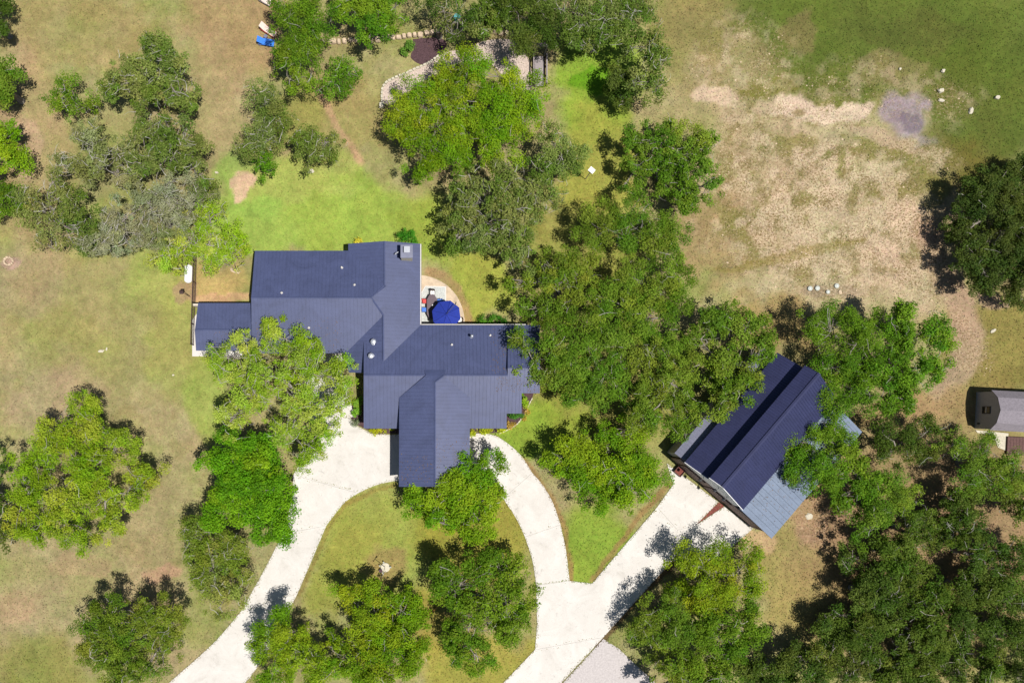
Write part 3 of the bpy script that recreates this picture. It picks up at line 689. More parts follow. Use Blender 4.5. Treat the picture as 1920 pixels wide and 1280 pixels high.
# ------------------------------------------------------------------ roofs
class Plane:
    """z = a + bx*x + by*y"""
    def __init__(self, a, bx, by): self.a, self.bx, self.by = a, bx, by
    def z(self, x, y): return self.a + self.bx * x + self.by * y
    def hit(self, px, py):
        dx, dy = gx(px) - NX, gy(py) - NY
        z = (self.a + self.bx * (NX + dx) + self.by * (NY + dy)) / (1 + (self.bx * dx + self.by * dy) / H)
        return at(px, py, z)
def plane_y(py0, z0, py1, z1):
    y0, y1 = at(0, py0, z0)[1], at(0, py1, z1)[1]
    b = (z1 - z0) / (y1 - y0); return Plane(z0 - b * y0, 0, b)
def plane_x(px0, z0, px1, z1):
    x0, x1 = at(px0, 0, z0)[0], at(px1, 0, z1)[0]
    b = (z1 - z0) / (x1 - x0); return Plane(z0 - b * x0, b, 0)
def roof_slope(parent, pl, verts, mat, thick=0.14, rib=0.41, ribh=0.034, ribw=0.04, is3d=False, name='roof_slope'):
    P = verts if is3d else [pl.hit(x, y) for x, y in verts]
    poly = [(p[0], p[1]) for p in P]; zs = [p[2] for p in P]
    o = MB().prism(poly, [z - thick for z in zs], zs).build(name, mat, parent)
    # standing seams running down the slope
    g = np.array([pl.bx, pl.by]); g = g / np.linalg.norm(g); t = np.array([-g[1], g[0]])
    us = [np.dot(p, t) for p in poly]; vs_ = [np.dot(p, g) for p in poly]
    mb = MB(); n = len(poly)
    u = math.ceil(min(us) / rib) * rib + 0.07
    sl = math.hypot(pl.bx, pl.by)
    while u < max(us):
        xs = []
        for i in range(n):
            u0, u1, v0, v1 = us[i], us[(i + 1) % n], vs_[i], vs_[(i + 1) % n]
            if (u0 <= u) != (u1 <= u): xs.append(v0 + (v1 - v0) * (u - u0) / (u1 - u0))
        xs.sort()
        for va, vb in zip(xs[0::2], xs[1::2]):
            if vb - va < 0.1: continue
            pts = []
            for v in (va, vb):
                for w in (-ribw / 2, ribw / 2):
                    q = (u + w) * t + v * g
                    pts.append((q[0], q[1], pl.z(*q)))
            bt = [(p[0], p[1], p[2] - 0.01) for p in pts]; tp = [(p[0], p[1], p[2] + ribh) for p in pts]
            mb.add(bt + tp, [(4, 6, 7, 5), (0, 4, 5, 1), (2, 3, 7, 6), (0, 2, 6, 4), (1, 5, 7, 3)])
        u += rib
    if mb.v:
        s = mb.build('roof_seams', mat, o); tag(s, kind='stuff')
    return o
def cap(parent, a, b, mat, w=0.26, name='ridge_cap', up=0.04):
    a, b = np.array(a), np.array(b); d = b - a; L = np.linalg.norm(d[:2]); n = np.array([-d[1], d[0]]) / (L + 1e-9) * w / 2
    drop = w * 0.14
    v = []
    for p in (a, b):
        v += [(p[0] + n[0], p[1] + n[1], p[2] - drop + up), (p[0], p[1], p[2] + up + 0.02), (p[0] - n[0], p[1] - n[1], p[2] - drop + up),
              (p[0] - n[0], p[1] - n[1], p[2] - drop - 0.03), (p[0] + n[0], p[1] + n[1], p[2] - drop - 0.03)]
    f = [(i, (i + 1) % 5, 5 + (i + 1) % 5, 5 + i) for i in range(5)] + [(4, 3, 2, 1, 0), (5, 6, 7, 8, 9)]
    m = MB(); m.add(v, f); return m.build(name, mat, parent)

ZE = 2.9; SL = 0.29
hb = at(740, 640, 0)
house = thing('house', 'large house with dark blue standing seam metal roof in several wings', 'house', (hb[0], hb[1], 0))
R = M['roof']
def rise(pa, pb): return SL * abs(pb - pa) / S * 0.5 * 0.965
zWW = ZE + rise(470, 662); zEW = ZE + rise(609, 803); zGR = ZE + rise(652, 788); zG0 = 3.95; zGW = zG0 + rise(748, 880.5)
WWN = plane_y(470, ZE, 558, zWW); WWS = plane_y(662, ZE, 558, zWW)
EWN = plane_y(609, ZE, 703, zEW); EWS = plane_y(803, ZE, 703, zEW)
GRW = plane_x(652, ZE, 721, zGR); GRE = plane_x(788, ZE, 721, zGR)
GWW = plane_x(748, zG0, 815.5, zGW); GWE = plane_x(880.5, zG0, 815.5, zGW)
roof_slope(house, WWN, [(478, 470), (655, 470), (724, 536), (696, 558), (471, 558)], R)
roof_slope(house, WWS, [(471, 558), (696, 558), (720, 590), (648, 662), (472, 662)], R)
roof_slope(house, GRW, [(653, 457), (721, 452), (721, 534), (653, 470)], R)
roof_slope(house, GRE, [(721, 452), (788, 457), (788, 611), (719, 678), (718, 592), (695, 558), (721, 533)], R)
roof_slope(house, GRW, [(719, 588), (719, 680), (692, 699), (654, 698), (648, 662)], R)
roof_slope(house, EWN, [(682, 639), (720, 677), (789, 609), (1004, 609), (1004, 703), (682, 703)], R)
roof_slope(house, EWS, [(682, 703), (802, 703), (770, 735), (770, 803), (682, 803)], R)
roof_slope(house, EWS, [(828, 703), (952, 703), (952, 690), (1012, 690), (1012, 737), (978, 737), (978, 775), (950, 775), (950, 803), (862, 803), (862, 730)], R)
roof_slope(house, plane_y(609, ZE + 0.02, 690, EWS.z(0, at(0, 690, 4.9)[1])), [(952, 609), (1012, 609), (1012, 690), (952, 690)], R)
roof_slope(house, GWW, [(748.5, 745), (799, 703), (816, 716), (815.5, 912), (748, 912)], R)
roof_slope(house, GWE, [(816, 716), (832, 704), (881, 745), (880.5, 912), (815.5, 912)], R)
v3 = [at(795, 693, 4.42), at(836, 693, 4.42), GWE.hit(832.5, 704.5), GWE.hit(816, 716), GWW.hit(798.5, 703.5)]
hp = MB(); lo = [(p[0], p[1], p[2] - 0.12) for p in v3]
hp.add(list(v3) + lo, [(0, 4, 3, 2, 1), (5, 6, 7, 8, 9)] + [(i, (i + 1) % 5, 5 + (i + 1) % 5, 5 + i) for i in range(5)])
hp.build('roof_slope', R, house)
# small lower roof over the side porch
zP = 2.6; zPr = 3.05
PN = plane_y(568, zP, 618, zPr); PS = plane_y(657, zP, 618, zPr)
roof_slope(house, PN, [(371.5, 568), (474, 568), (474, 618), (365.5, 618)], R, 0.12)
roof_slope(house, PS, [(365.5, 618), (474, 618), (474, 657), (367.5, 657)], R, 0.12)
for pl, a, b in ((WWN, (471, 558), (696, 558)), (GRE, (721, 452), (721, 534)), (GRE, (718.5, 590), (719, 678)), (EWN, (682, 703), (800, 703)), (EWN, (831, 703), (952, 703)),
                 (GWE, (815.7, 717), (815.5, 912)), (PN, (365.5, 618), (472, 618)), (GRE, (696, 558), (721, 534)), (GRE, (696, 558), (719, 591)), (GWE, (816, 716), (832, 704.5))):
    cap(house, pl.hit(*a), pl.hit(*b), R, 0.2, up=0.045)
# white gutters along two eaves
def gutter(a, b, w, parent=house):
    a, b = np.array(a), np.array(b); d = b - a; n = np.array([-d[1], d[0]]) / np.linalg.norm(d[:2])
    m = MB()
    for s, (o0, o1, z0, z1) in enumerate(((0, w, -0.12, -0.10), (0, 0.015, -0.12, 0.0), (w - 0.015, w, -0.12, 0.01))):
        m.prism([tuple(a[:2] + n * o0), tuple(b[:2] + n * o0), tuple(b[:2] + n * o1), tuple(a[:2] + n * o1)], a[2] + z0, a[2] + z1)
    return m.build('gutter', M['trim'], parent)
e0, e1 = at(788, 457, ZE), at(788, 609, ZE)
gutter((e1[0] + 0.01, e1[1], ZE), (e0[0] + 0.01, e0[1], ZE), -0.11)
e0, e1 = at(789, 609, ZE), at(986, 609, ZE)
gutter((e0[0], e0[1] + 0.01, ZE), (e1[0], e1[1] + 0.01, ZE), 0.09)
# walls under each wing, with gables
def wing(px0, px1, py0, py1, ze, zr, along, ov=0.45):
    x0, _, _ = at(px0, 0, ze); x1, _, _ = at(px1, 0, ze); y1 = at(0, py0, ze)[1]; y0 = at(0, py1, ze)[1]
    x0 += ov; x1 -= ov; y0 += ov; y1 -= ov
    t = ze - 0.02
    v = [(x0, y0, -0.1), (x1, y0, -0.1), (x1, y1, -0.1), (x0, y1, -0.1), (x0, y0, t), (x1, y0, t), (x1, y1, t), (x0, y1, t)]
    zz = zr - 0.25
    if along == 'x':
        ym = (y0 + y1) / 2; v += [(x0, ym, zz), (x1, ym, zz)]
        f = [(0, 1, 5, 4), (2, 3, 7, 6), (1, 2, 6, 9, 5), (3, 0, 4, 8, 7), (4, 5, 9, 8), (6, 7, 8, 9), (3, 2, 1, 0)]
    else:
        xm = (x0 + x1) / 2; v += [(xm, y0, zz), (xm, y1, zz)]
        f = [(0, 1, 5, 8, 4), (2, 3, 7, 9, 6), (1, 2, 6, 5), (3, 0, 4, 7), (4, 8, 9, 7), (5, 6, 9, 8), (3, 2, 1, 0)]
    m = MB(); m.add(v, f); m.build('wall', M['wall'], house)
    return x0, x1, y0, y1
ww = wing(474, 700, 470, 662, ZE - 0.1, zWW - 0.1, 'x')
gr = wing(652, 788, 456, 694, ZE - 0.1, zGR - 0.1, 'y', 0.4)
ew = wing(682, 950, 609, 803, ZE - 0.1, zEW - 0.1, 'x')
gw = wing(748, 880.5, 720, 912, zG0 - 0.1, zGW - 0.1, 'y')
ex = wing(940, 1006, 612, 736, ZE - 0.1, ZE + 0.5, 'x', 0.4)
def opening(name, cx, cy, cz, w, h, face, mat='glass', frame='trim'):
    th = 0.06
    sx, sy = (w, th) if face in 'ns' else (th, w)
    k = 0.09
    f = MB().box((cx, cy, cz), (sx + (k * 2 if face in 'ns' else 0), sy + (k * 2 if face in 'ew' else 0), h + 2 * k)).build(name, M[frame], house)
    d = 0.012
    ox, oy = {'n': (0, d), 's': (0, -d), 'e': (d, 0), 'w': (-d, 0)}[face]
    MB().box((cx + ox, cy + oy, cz), (sx if face in 'ns' else th, sy if face in 'ew' else th, h)).build('pane', M[mat], f)
for y in (gw[2] + 2.6, gw[2] + 6.2): opening('garage_door', gw[0] - 0.02, y, 1.25, 2.7, 2.3, 'w', 'wood_dark')
for x in (ww[0] + 2, ww[0] + 6): opening('window', x, ww[3] + 0.02, 1.5, 1.4, 1.2, 'n'); opening('window', x, ww[2] - 0.02, 1.5, 1.4, 1.2, 's')
for y in (gr[3] - 3.2, gr[3] - 6.0): opening('patio_door', gr[1] + 0.02, y, 1.1, 2.0, 2.05, 'e')
for x in (ew[0] + 1.9, ew[1] - 1.9): opening('window', x, ew[2] - 0.02, 1.5, 1.5, 1.3, 's')
opening('front_door', ew[1] - 3.7, ew[2] - 0.02, 1.1, 1.0, 2.05, 's', 'wood_dark')
# chimney
cx, cy, _ = GRE.hit(762, 487); cz = GRE.z(cx, cy); ztop = 5.05
c0 = at(751, 459, ztop); c1 = at(774, 483.5, ztop)
cxm, cym = (c0[0] + c1[0]) / 2, (c0[1] + c1[1]) / 2
ch = MB().box((cxm, cym, (cz - 0.6 + ztop) / 2), (abs(c1[0] - c0[0]) - 0.12, abs(c1[1] - c0[1]) - 0.12, ztop - cz + 0.6)).build('chimney', M['stone_pale'], house)
MB().box((cxm, cym, ztop), (abs(c1[0] - c0[0]), abs(c1[1] - c0[1]), 0.07)).build('chimney_cap', M['roof_lilac'], ch)
fl = MB(); fl.box((cxm + 0.03, cym + 0.12, ztop + 0.2), (0.5, 0.5, 0.34)); fl.box((cxm + 0.03, cym + 0.12, ztop + 0.40), (0.66, 0.66, 0.05)); fl.build('flue', M['galv'], ch)
# vents
def pipe_vent(pl, px, py, h=0.45, r=0.06):
    p = pl.hit(px, py); z = p[2]
    m = MB(); m.lathe((p[0], p[1], z - 0.05), [(0.17, 0), (0.15, 0.06), (r + 0.02, 0.14), (r, 0.16), (r, h), (r * 0.7, h)], 12); m.build('vent_pipe', M['trim'], house, True)
for a in ((WWN, 641, 502), (WWN, 664.5, 534), (WWS, 579, 614), (EWN, 847, 646), (EWN, 919, 628.5), (WWN, 528, 549)): pipe_vent(*a, h=0.35 if a[1] != 641 else 0.5, r=0.05 if a[1] in (664.5, 528, 579) else 0.075)
p = EWN.hit(884, 631); m = MB(); m.lathe((p[0], p[1], p[2] - 0.05), [(0.24, 0), (0.2, 0.08), (0.09, 0.2), (0.09, 0.75), (0.16, 0.78), (0.16, 0.86), (0.02, 0.92)], 14); m.build('vent_pipe', M['galv'], house, True)
for px, py in ((700.5, 641), (696, 667.5)):
    pl = GRW if py < 650 else EWN
    p = pl.hit(px, py)
    m = MB(); m.lathe((p[0], p[1], p[2] - 0.1), [(0.36, 0), (0.34, 0.12), (0.19, 0.16), (0.19, 0.34), (0.27, 0.40), (0.31, 0.52), (0.28, 0.64), (0.16, 0.70), (0.03, 0.72)], 16)
    tv = m.build('turbine_vent', M['galv'], house, False)
    f = MB()
    for k in range(14):
        a = 2 * math.pi * k / 14
        f.box((p[0] + 0.30 * math.cos(a), p[1] + 0.30 * math.sin(a), p[2] + 0.42), (0.07, 0.012, 0.26), a + 0.6)
    f.build('vent_fins', M['galv'], tv)
# chimney side antenna
m = MB(); q = GRE.hit(744, 477); m.tube([(q[0], q[1], q[2] - 0.05), (q[0], q[1], q[2] + 0.9)], 0.03, 6)
for k in range(4): m.box((q[0], q[1], q[2] + 0.45 + 0.13 * k), (0.55 - 0.06 * k, 0.03, 0.03), 0.6)
m.build('antenna', M['galv'], house)
# side porch slab and posts
ps = MB().prism(P2([(361, 600), (361, 668), (476, 668), (476, 585), (372, 585)]), -0.1, 0.12).build('porch_slab', M['concrete'], house)
for x, y in ((372, 650), (420, 655), (372, 582), (420, 582)):
    q = at(x + 3, y - 2, 2.2); MB().box((q[0], q[1], 1.25), (0.16, 0.16, 2.35)).build('porch_post', M['trim'], house)
MB().prism(P2([(374, 575), (474, 575), (474, 579), (374, 579)], 0), 0, 2.3).build('porch_wall', M['wall'], house)
# small paving strip by the left wing
o = MB().prism(P2([(560, 660), (655, 660), (655, 680), (560, 680)]), -0.1, 0.05).build('walkway', M['concrete']); tag(o, kind='structure')
o = MB().prism(P2([(560, 700), (640, 690), (665, 780), (640, 790), (600, 815), (575, 780)]), -0.1, 0.03).build('front_walk', M['concrete']); tag(o, kind='structure')

# ------------------------------------------------------------------ barn
bo = at(1284, 866, 4.0)
dA = np.array([0.647, 0.762]); dA /= np.linalg.norm(dA)       # along the ridge, world axes
dC = np.array([dA[1], -dA[0]])                                # across, towards the lower right
BO = np.array(bo[:2])
def bl(a, c): return tuple(BO + dA * a + dC * c)              # metres along / across
def bplane(c0, z0, c1, z1):
    k = (z1 - z0) / (c1 - c0)
    return Plane(z0 - k * (c0 + np.dot(BO, dC)), k * dC[0], k * dC[1])
LB = 15.95
mid_ = bl(LB / 2, 5.0)
barn = thing('barn', 'large barn with raised navy metal roof, set at an angle beside the forecourt', 'barn', (mid_[0], mid_[1], 0))
c_wall, c_up, c_r, c_se, c_lt = 2.70, 2.38, 3.85, 8.05, 13.25
z_le, z_lj, z_ue, z_r, z_se = 4.0, 5.35, 6.2, 6.95, 4.75
BD = M['roof_dark']
def bslope(c0, z0, c1, z1, a0, a1, mat, rib=0.3, th=0.14):
    pl = bplane(c0, z0, c1, z1)
    pts = [bl(a0, c0), bl(a1, c0), bl(a1, c1), bl(a0, c1)]
    return roof_slope(barn, pl, [(p[0], p[1], pl.z(*p)) for p in pts], mat, th, rib, 0.04, 0.05, True)
bslope(0, z_le, c_wall, z_lj, 0, LB, BD)
bslope(c_up, z_ue, c_r, z_r, 0, LB, BD)
bslope(c_r, z_r, c_se, z_se, 0, LB, BD)
LTP = bplane(c_se - 0.25, z_se - 0.28, c_lt, 3.25)
n_pan = 23; pw_ = (LB - 0.2) / n_pan
for k in range(n_pan):                                        # lean-to roof: each metal sheet laid beside the next, its lap rib on the left
    a0 = -0.1 + k * pw_; m = MB()
    pts = [bl(a0 + 0.006, c_se - 0.25), bl(a0 + pw_ - 0.006, c_se - 0.25), bl(a0 + pw_ - 0.006, c_lt + random.uniform(-0.015, 0.015)), bl(a0 + 0.006, c_lt + random.uniform(-0.015, 0.015))]
    dz = random.uniform(-0.006, 0.006)
    m.prism(pts, [LTP.z(*p) - 0.05 + dz for p in pts], [LTP.z(*p) + dz for p in pts])
    for off, hh, ww in ((0.0, 0.055, 0.09), (pw_ * 0.5, 0.02, 0.05)):
        r_ = [bl(a0 + 0.01 + off, c_se - 0.24), bl(a0 + 0.01 + off + ww, c_se - 0.24), bl(a0 + 0.01 + off + ww, c_lt - 0.01), bl(a0 + 0.01 + off, c_lt - 0.01)]
        m.prism(r_, [LTP.z(*p) - 0.01 + dz for p in r_], [LTP.z(*p) + hh + dz for p in r_])
    m.build('roof_panel', M['roof_grey'], barn)
bslope(-1.15, 2.85, 0.25, 3.3, 0.25, LB - 0.2, M['roof_lilac'], 0.42)
p0, p1 = bl(-0.02, c_r), bl(LB + 0.02, c_r); cap(barn, (p0[0], p0[1], z_r), (p1[0], p1[1], z_r), BD, 0.4, up=0.05)
# walls
OV = 0.45
def bwall(a0, a1, prof, mat, name='wall'):
    """prof: outline across the barn (c, z); extruded from a0 to a1"""
    n = len(prof); v = []
    for a in (a0, a1):
        for c, z in prof: q = bl(a, c); v.append((q[0], q[1], z))
    f = [tuple(range(n)), tuple(range(n, 2 * n))[::-1]] + [(n + i, n + (i + 1) % n, (i + 1) % n, i) for i in range(n)]
    m = MB(); m.add(v, f); return m.build(name, mat, barn)
up = [(0.35, 2.9), (c_se - 0.35, 2.9), (c_se - 0.35, z_se), (c_r, z_r - 0.16), (c_wall + 0.0, z_ue + 0.0), (c_wall + 0.0, z_lj - 0.12), (0.35, z_le - 0.02)]
bwall(OV * 0.2, OV * 0.2 + 0.16, up, M['grey_wall'], 'gable_wall')
bwall(LB - OV - 0.16, LB - OV, up, M['grey_wall'], 'gable_wall')
bwall(OV * 0.2 - 0.03, OV * 0.2 + 0.14, [(-0.2, -0.1), (12.0, -0.1), (12.0, 2.9), (-0.2, 2.9)], M['brown_wall'], 'front_wall')
bwall(LB - OV - 0.14, LB - OV - 0.02, [(0.3, -0.1), (c_se - 0.3, -0.1), (c_se - 0.3, 2.9), (0.3, 2.9)], M['brown_wall'], 'back_wall')
bwall(OV + 0.2, LB - OV - 0.2, [(0.3, -0.1), (0.45, -0.1), (0.45, z_le), (0.3, z_le)], M['siding'], 'side_wall')
bwall(OV + 0.2, LB - OV - 0.2, [(c_se - 0.5, -0.1), (c_se - 0.35, -0.1), (c_se - 0.35, z_se - 0.1), (c_se - 0.5, z_se - 0.1)], M['siding'], 'side_wall')
bwall(0.15, LB - 0.15, [(c_wall, z_lj - 0.3), (c_wall + 0.15, z_lj - 0.3), (c_wall + 0.15, z_ue + 0.05), (c_wall, z_ue + 0.0)], M['brown_wall'], 'clerestory_wall')
bwall(0.35, 0.5, [(-1.0, -0.1), (-0.2, -0.1), (-0.2, 2.95), (-1.0, 2.75)], M['shed_wall'], 'side_shed_wall')
bwall(0.5, LB - 0.5, [(-1.0, -0.1), (-0.88, -0.1), (-0.88, 2.78), (-1.0, 2.75)], M['shed_wall'], 'side_shed_wall')
# big front doors and lamps
rzB = math.atan2(dC[1], dC[0])
for c in (2.3, 6.2):
    q = bl(OV * 0.2 - 0.07, c)
    d = MB().box((q[0], q[1], 1.3), (3.0, 0.08, 2.6), rzB).build('barn_door', M['wood_dark'], barn)
    for k in range(4):
        e = bl(OV * 0.2 - 0.12, c); MB().box((e[0], e[1], 0.36 + 0.62 * k), (2.8, 0.03, 0.5), rzB).build('door_panel', M['brown_wall'], d)
for c in (2.6, 4.3, 6.0):
    q0 = np.array([*bl(0.08, c), 4.1 if c != 4.3 else 4.9])
    pts = [q0, q0 + np.array([*(-dA * 0.15), 0.25]), q0 + np.array([*(-dA * 0.38), 0.22]), q0 + np.array([*(-dA * 0.45), 0.0])]
    m = MB(); m.tube(pts, 0.03, 6)
    m.lathe(tuple(pts[-1]), [(0.2, -0.18), (0.17, -0.1), (0.07, -0.02), (0.05, 0.03)], 12)
    m.build('gooseneck_lamp', M['dark_metal'], barn)
for c, z in ((c_lt - 0.35, 3.05),):
    for k in range(4):
        q = bl(0.4 + k * 4.9, c); MB().box((q[0], q[1], z / 2 - 0.05), (0.16, 0.16, z), rzB).build('lean_to_post', M['wood_dark'], barn)
q = bl(0.15, 12.05); MB().box((q[0], q[1], 1.5), (0.3, 0.3, 3.0), rzB).build('corner_post', M['brown_wall'], barn)
for c0, z0, c1, z1 in ((0, z_le, c_wall, z_lj), (c_up, z_ue, c_r, z_r), (c_r, z_r, c_se, z_se)):      # pale rake boards on the front gable
    q0, q1 = bl(0.0, c0), bl(0.0, c1); r0, r1 = bl(-0.05, c0), bl(-0.05, c1)
    m = MB(); m.add([(q0[0], q0[1], z0 - 0.22), (q1[0], q1[1], z1 - 0.22), (q1[0], q1[1], z1 - 0.01), (q0[0], q0[1], z0 - 0.01), (r0[0], r0[1], z0 - 0.22), (r1[0], r1[1], z1 - 0.22), (r1[0], r1[1], z1 - 0.01), (r0[0], r0[1], z0 - 0.01)],
                  [(4, 5, 6, 7), (0, 3, 2, 1), (3, 7, 6, 2), (0, 1, 5, 4), (0, 4, 7, 3), (1, 2, 6, 5)])
    m.build('rake_board', M['grey_wall'], barn)
# red planter in front of the small side bay
q = at(1272, 882); pb = thing('planter', 'dark red planter box at the left front corner of the barn', 'planter', (q[0], q[1], 0))
m = MB()
for du, dv, su, sv_ in ((0, 0.48, 1.0, 0.06), (0, -0.48, 1.0, 0.06), (0.47, 0, 0.06, 0.9), (-0.47, 0, 0.06, 0.9)):
    c_, s_ = math.cos(rzB), math.sin(rzB); m.box((q[0] + du * c_ - dv * s_, q[1] + du * s_ + dv * c_, 0.3), (su, sv_, 0.5), rzB)
m.build('box_sides', M['wood_red'], pb)
MB().box((q[0], q[1], 0.22), (0.9, 0.9, 0.32), rzB).build('red_rock_fill', M['red_rock'], pb)

# ------------------------------------------------------------------ grey shed at the right edge
w0 = np.array(at(1831, 735)[:2]); w1 = np.array(at(1827.5, 803)[:2])
sv1 = w1 - w0; SW = np.linalg.norm(sv1); sv1 /= SW; su1 = np.array([-sv1[1], sv1[0]]); 
if su1[0] < 0: su1 = -su1
SLN = 7.2
def sl_(u, v): return tuple(w0 + su1 * u + sv1 * v)
smid = sl_(SLN / 2, SW / 2)
shed = thing('shed', 'grey gambrel roofed shed cut by the right edge', 'shed', (smid[0], smid[1], 0))
ZSE, ZSK, ZSR = 2.3, 3.05, 3.5
prof = [(0, -0.1), (SW, -0.1), (SW, ZSE), (SW - 0.7, ZSK), (SW / 2, ZSR), (0.7, ZSK), (0, ZSE)]
def sext(u0, u1, pr, mat, name, parent=shed):
    n = len(pr); v = []
    for u in (u0, u1):
        for c, z in pr: p_ = sl_(u, c); v.append((p_[0], p_[1], z))
    f = [tuple(range(n))[::-1], tuple(range(n, 2 * n))] + [(i, (i + 1) % n, n + (i + 1) % n, n + i) for i in range(n)]
    m = MB(); m.add(v, f); return m.build(name, mat, parent)
sext(0, SLN, prof, M['shed_wall'], 'wall')
e = 0.16
for (c0, z0, c1, z1) in ((-e, ZSE - e, 0.68, ZSK), (0.68, ZSK, SW / 2, ZSR), (SW / 2, ZSR, SW - 0.68, ZSK), (SW - 0.68, ZSK, SW + e, ZSE - e)):
    sext(-0.12, SLN + 0.12, [(c0, z0 + 0.02), (c1, z1 + 0.02), (c1, z1 + 0.09), (c0, z0 + 0.09)], M['shingle'], 'roof_slope')
rzS = math.atan2(sv1[1], sv1[0])
q = sl_(-0.03, SW * 0.49)
wf = MB().box((q[0], q[1], 1.55), (0.85, 0.06, 1.15), rzS).build('window', M['dark_metal'], shed)
for dz in (-0.25, 0.25):
    q2 = sl_(-0.05, SW * 0.49); MB().box((q2[0], q2[1], 1.55 + dz), (0.65, 0.05, 0.42), rzS).build('pane', M['glass'], wf)
q = sl_(-0.055, SW * 0.49); MB().box((q[0], q[1], 1.55), (0.7, 0.07, 0.05), rzS).build('glazing_bar', M['grey_wall'], wf)
q = sl_(-0.05, SW * 0.86); MB().box((q[0], q[1], 0.55), (0.2, 0.1, 0.3), rzS).build('meter_box', M['dark_metal'], shed)
o = MB().prism(P2([(1828, 806), (1862, 809), (1890, 812), (1888, 846), (1870, 838), (1863, 816), (1832, 811)]), -0.1, 0.07).build('shed_step_paving', M['stone_pale']); tag(o, kind='structure')
q0 = at(1886, 818); dk = thing('deck', 'red brown plank deck against the front of the grey shed', 'deck', (q0[0] + 1.5, q0[1] - 1, 0))
for k in range(10):
    a0 = np.array([q0[0], q0[1]]) + su1 * (0.35 * k); 
    pts = [a0, a0 + su1 * 0.33, a0 + su1 * 0.33 + sv1 * 2.1, a0 + sv1 * 2.1]
    MB().prism([tuple(p_) for p_ in pts], 0.02, 0.28).build('plank', M['wood_red'], dk)

# ------------------------------------------------------------------ leaves
def leaf_mesh(name, pos, nrm, size, col, mat):
    """one triangle per leaf spray: pos (n,3), nrm (n,3), size (n,), col (n,3)"""
    n = len(pos)
    r = RNG.normal(size=(n, 3))
    t = np.cross(nrm, r); t /= (np.linalg.norm(t, axis=1, keepdims=True) + 1e-9)
    b = np.cross(nrm, t)
    L = size[:, None]
    v = np.empty((n, 3, 3), np.float32)
    v[:, 0] = pos + t * L * 0.62
    v[:, 1] = pos - t * L * 0.40 + b * L * 0.42
    v[:, 2] = pos - t * L * 0.40 - b * L * 0.42
    m = bpy.data.meshes.new(name)
    m.vertices.add(n * 3); m.vertices.foreach_set('co', v.ravel())
    m.loops.add(n * 3); m.polygons.add(n)
    m.loops.foreach_set('vertex_index', np.arange(n * 3, dtype=np.int32))
    m.polygons.foreach_set('loop_start', np.arange(0, n * 3, 3, dtype=np.int32))
    m.update()
    a = m.attributes.new('tone', 'FLOAT_COLOR', 'FACE')
    a.data.foreach_set('color', np.concatenate([col, np.ones((n, 1))], 1).astype(np.float32).ravel())
    m.materials.append(mat)
    return m
def unit(v): return v / (np.linalg.norm(v, axis=-1, keepdims=True) + 1e-9)
LEAF_K = 1.0
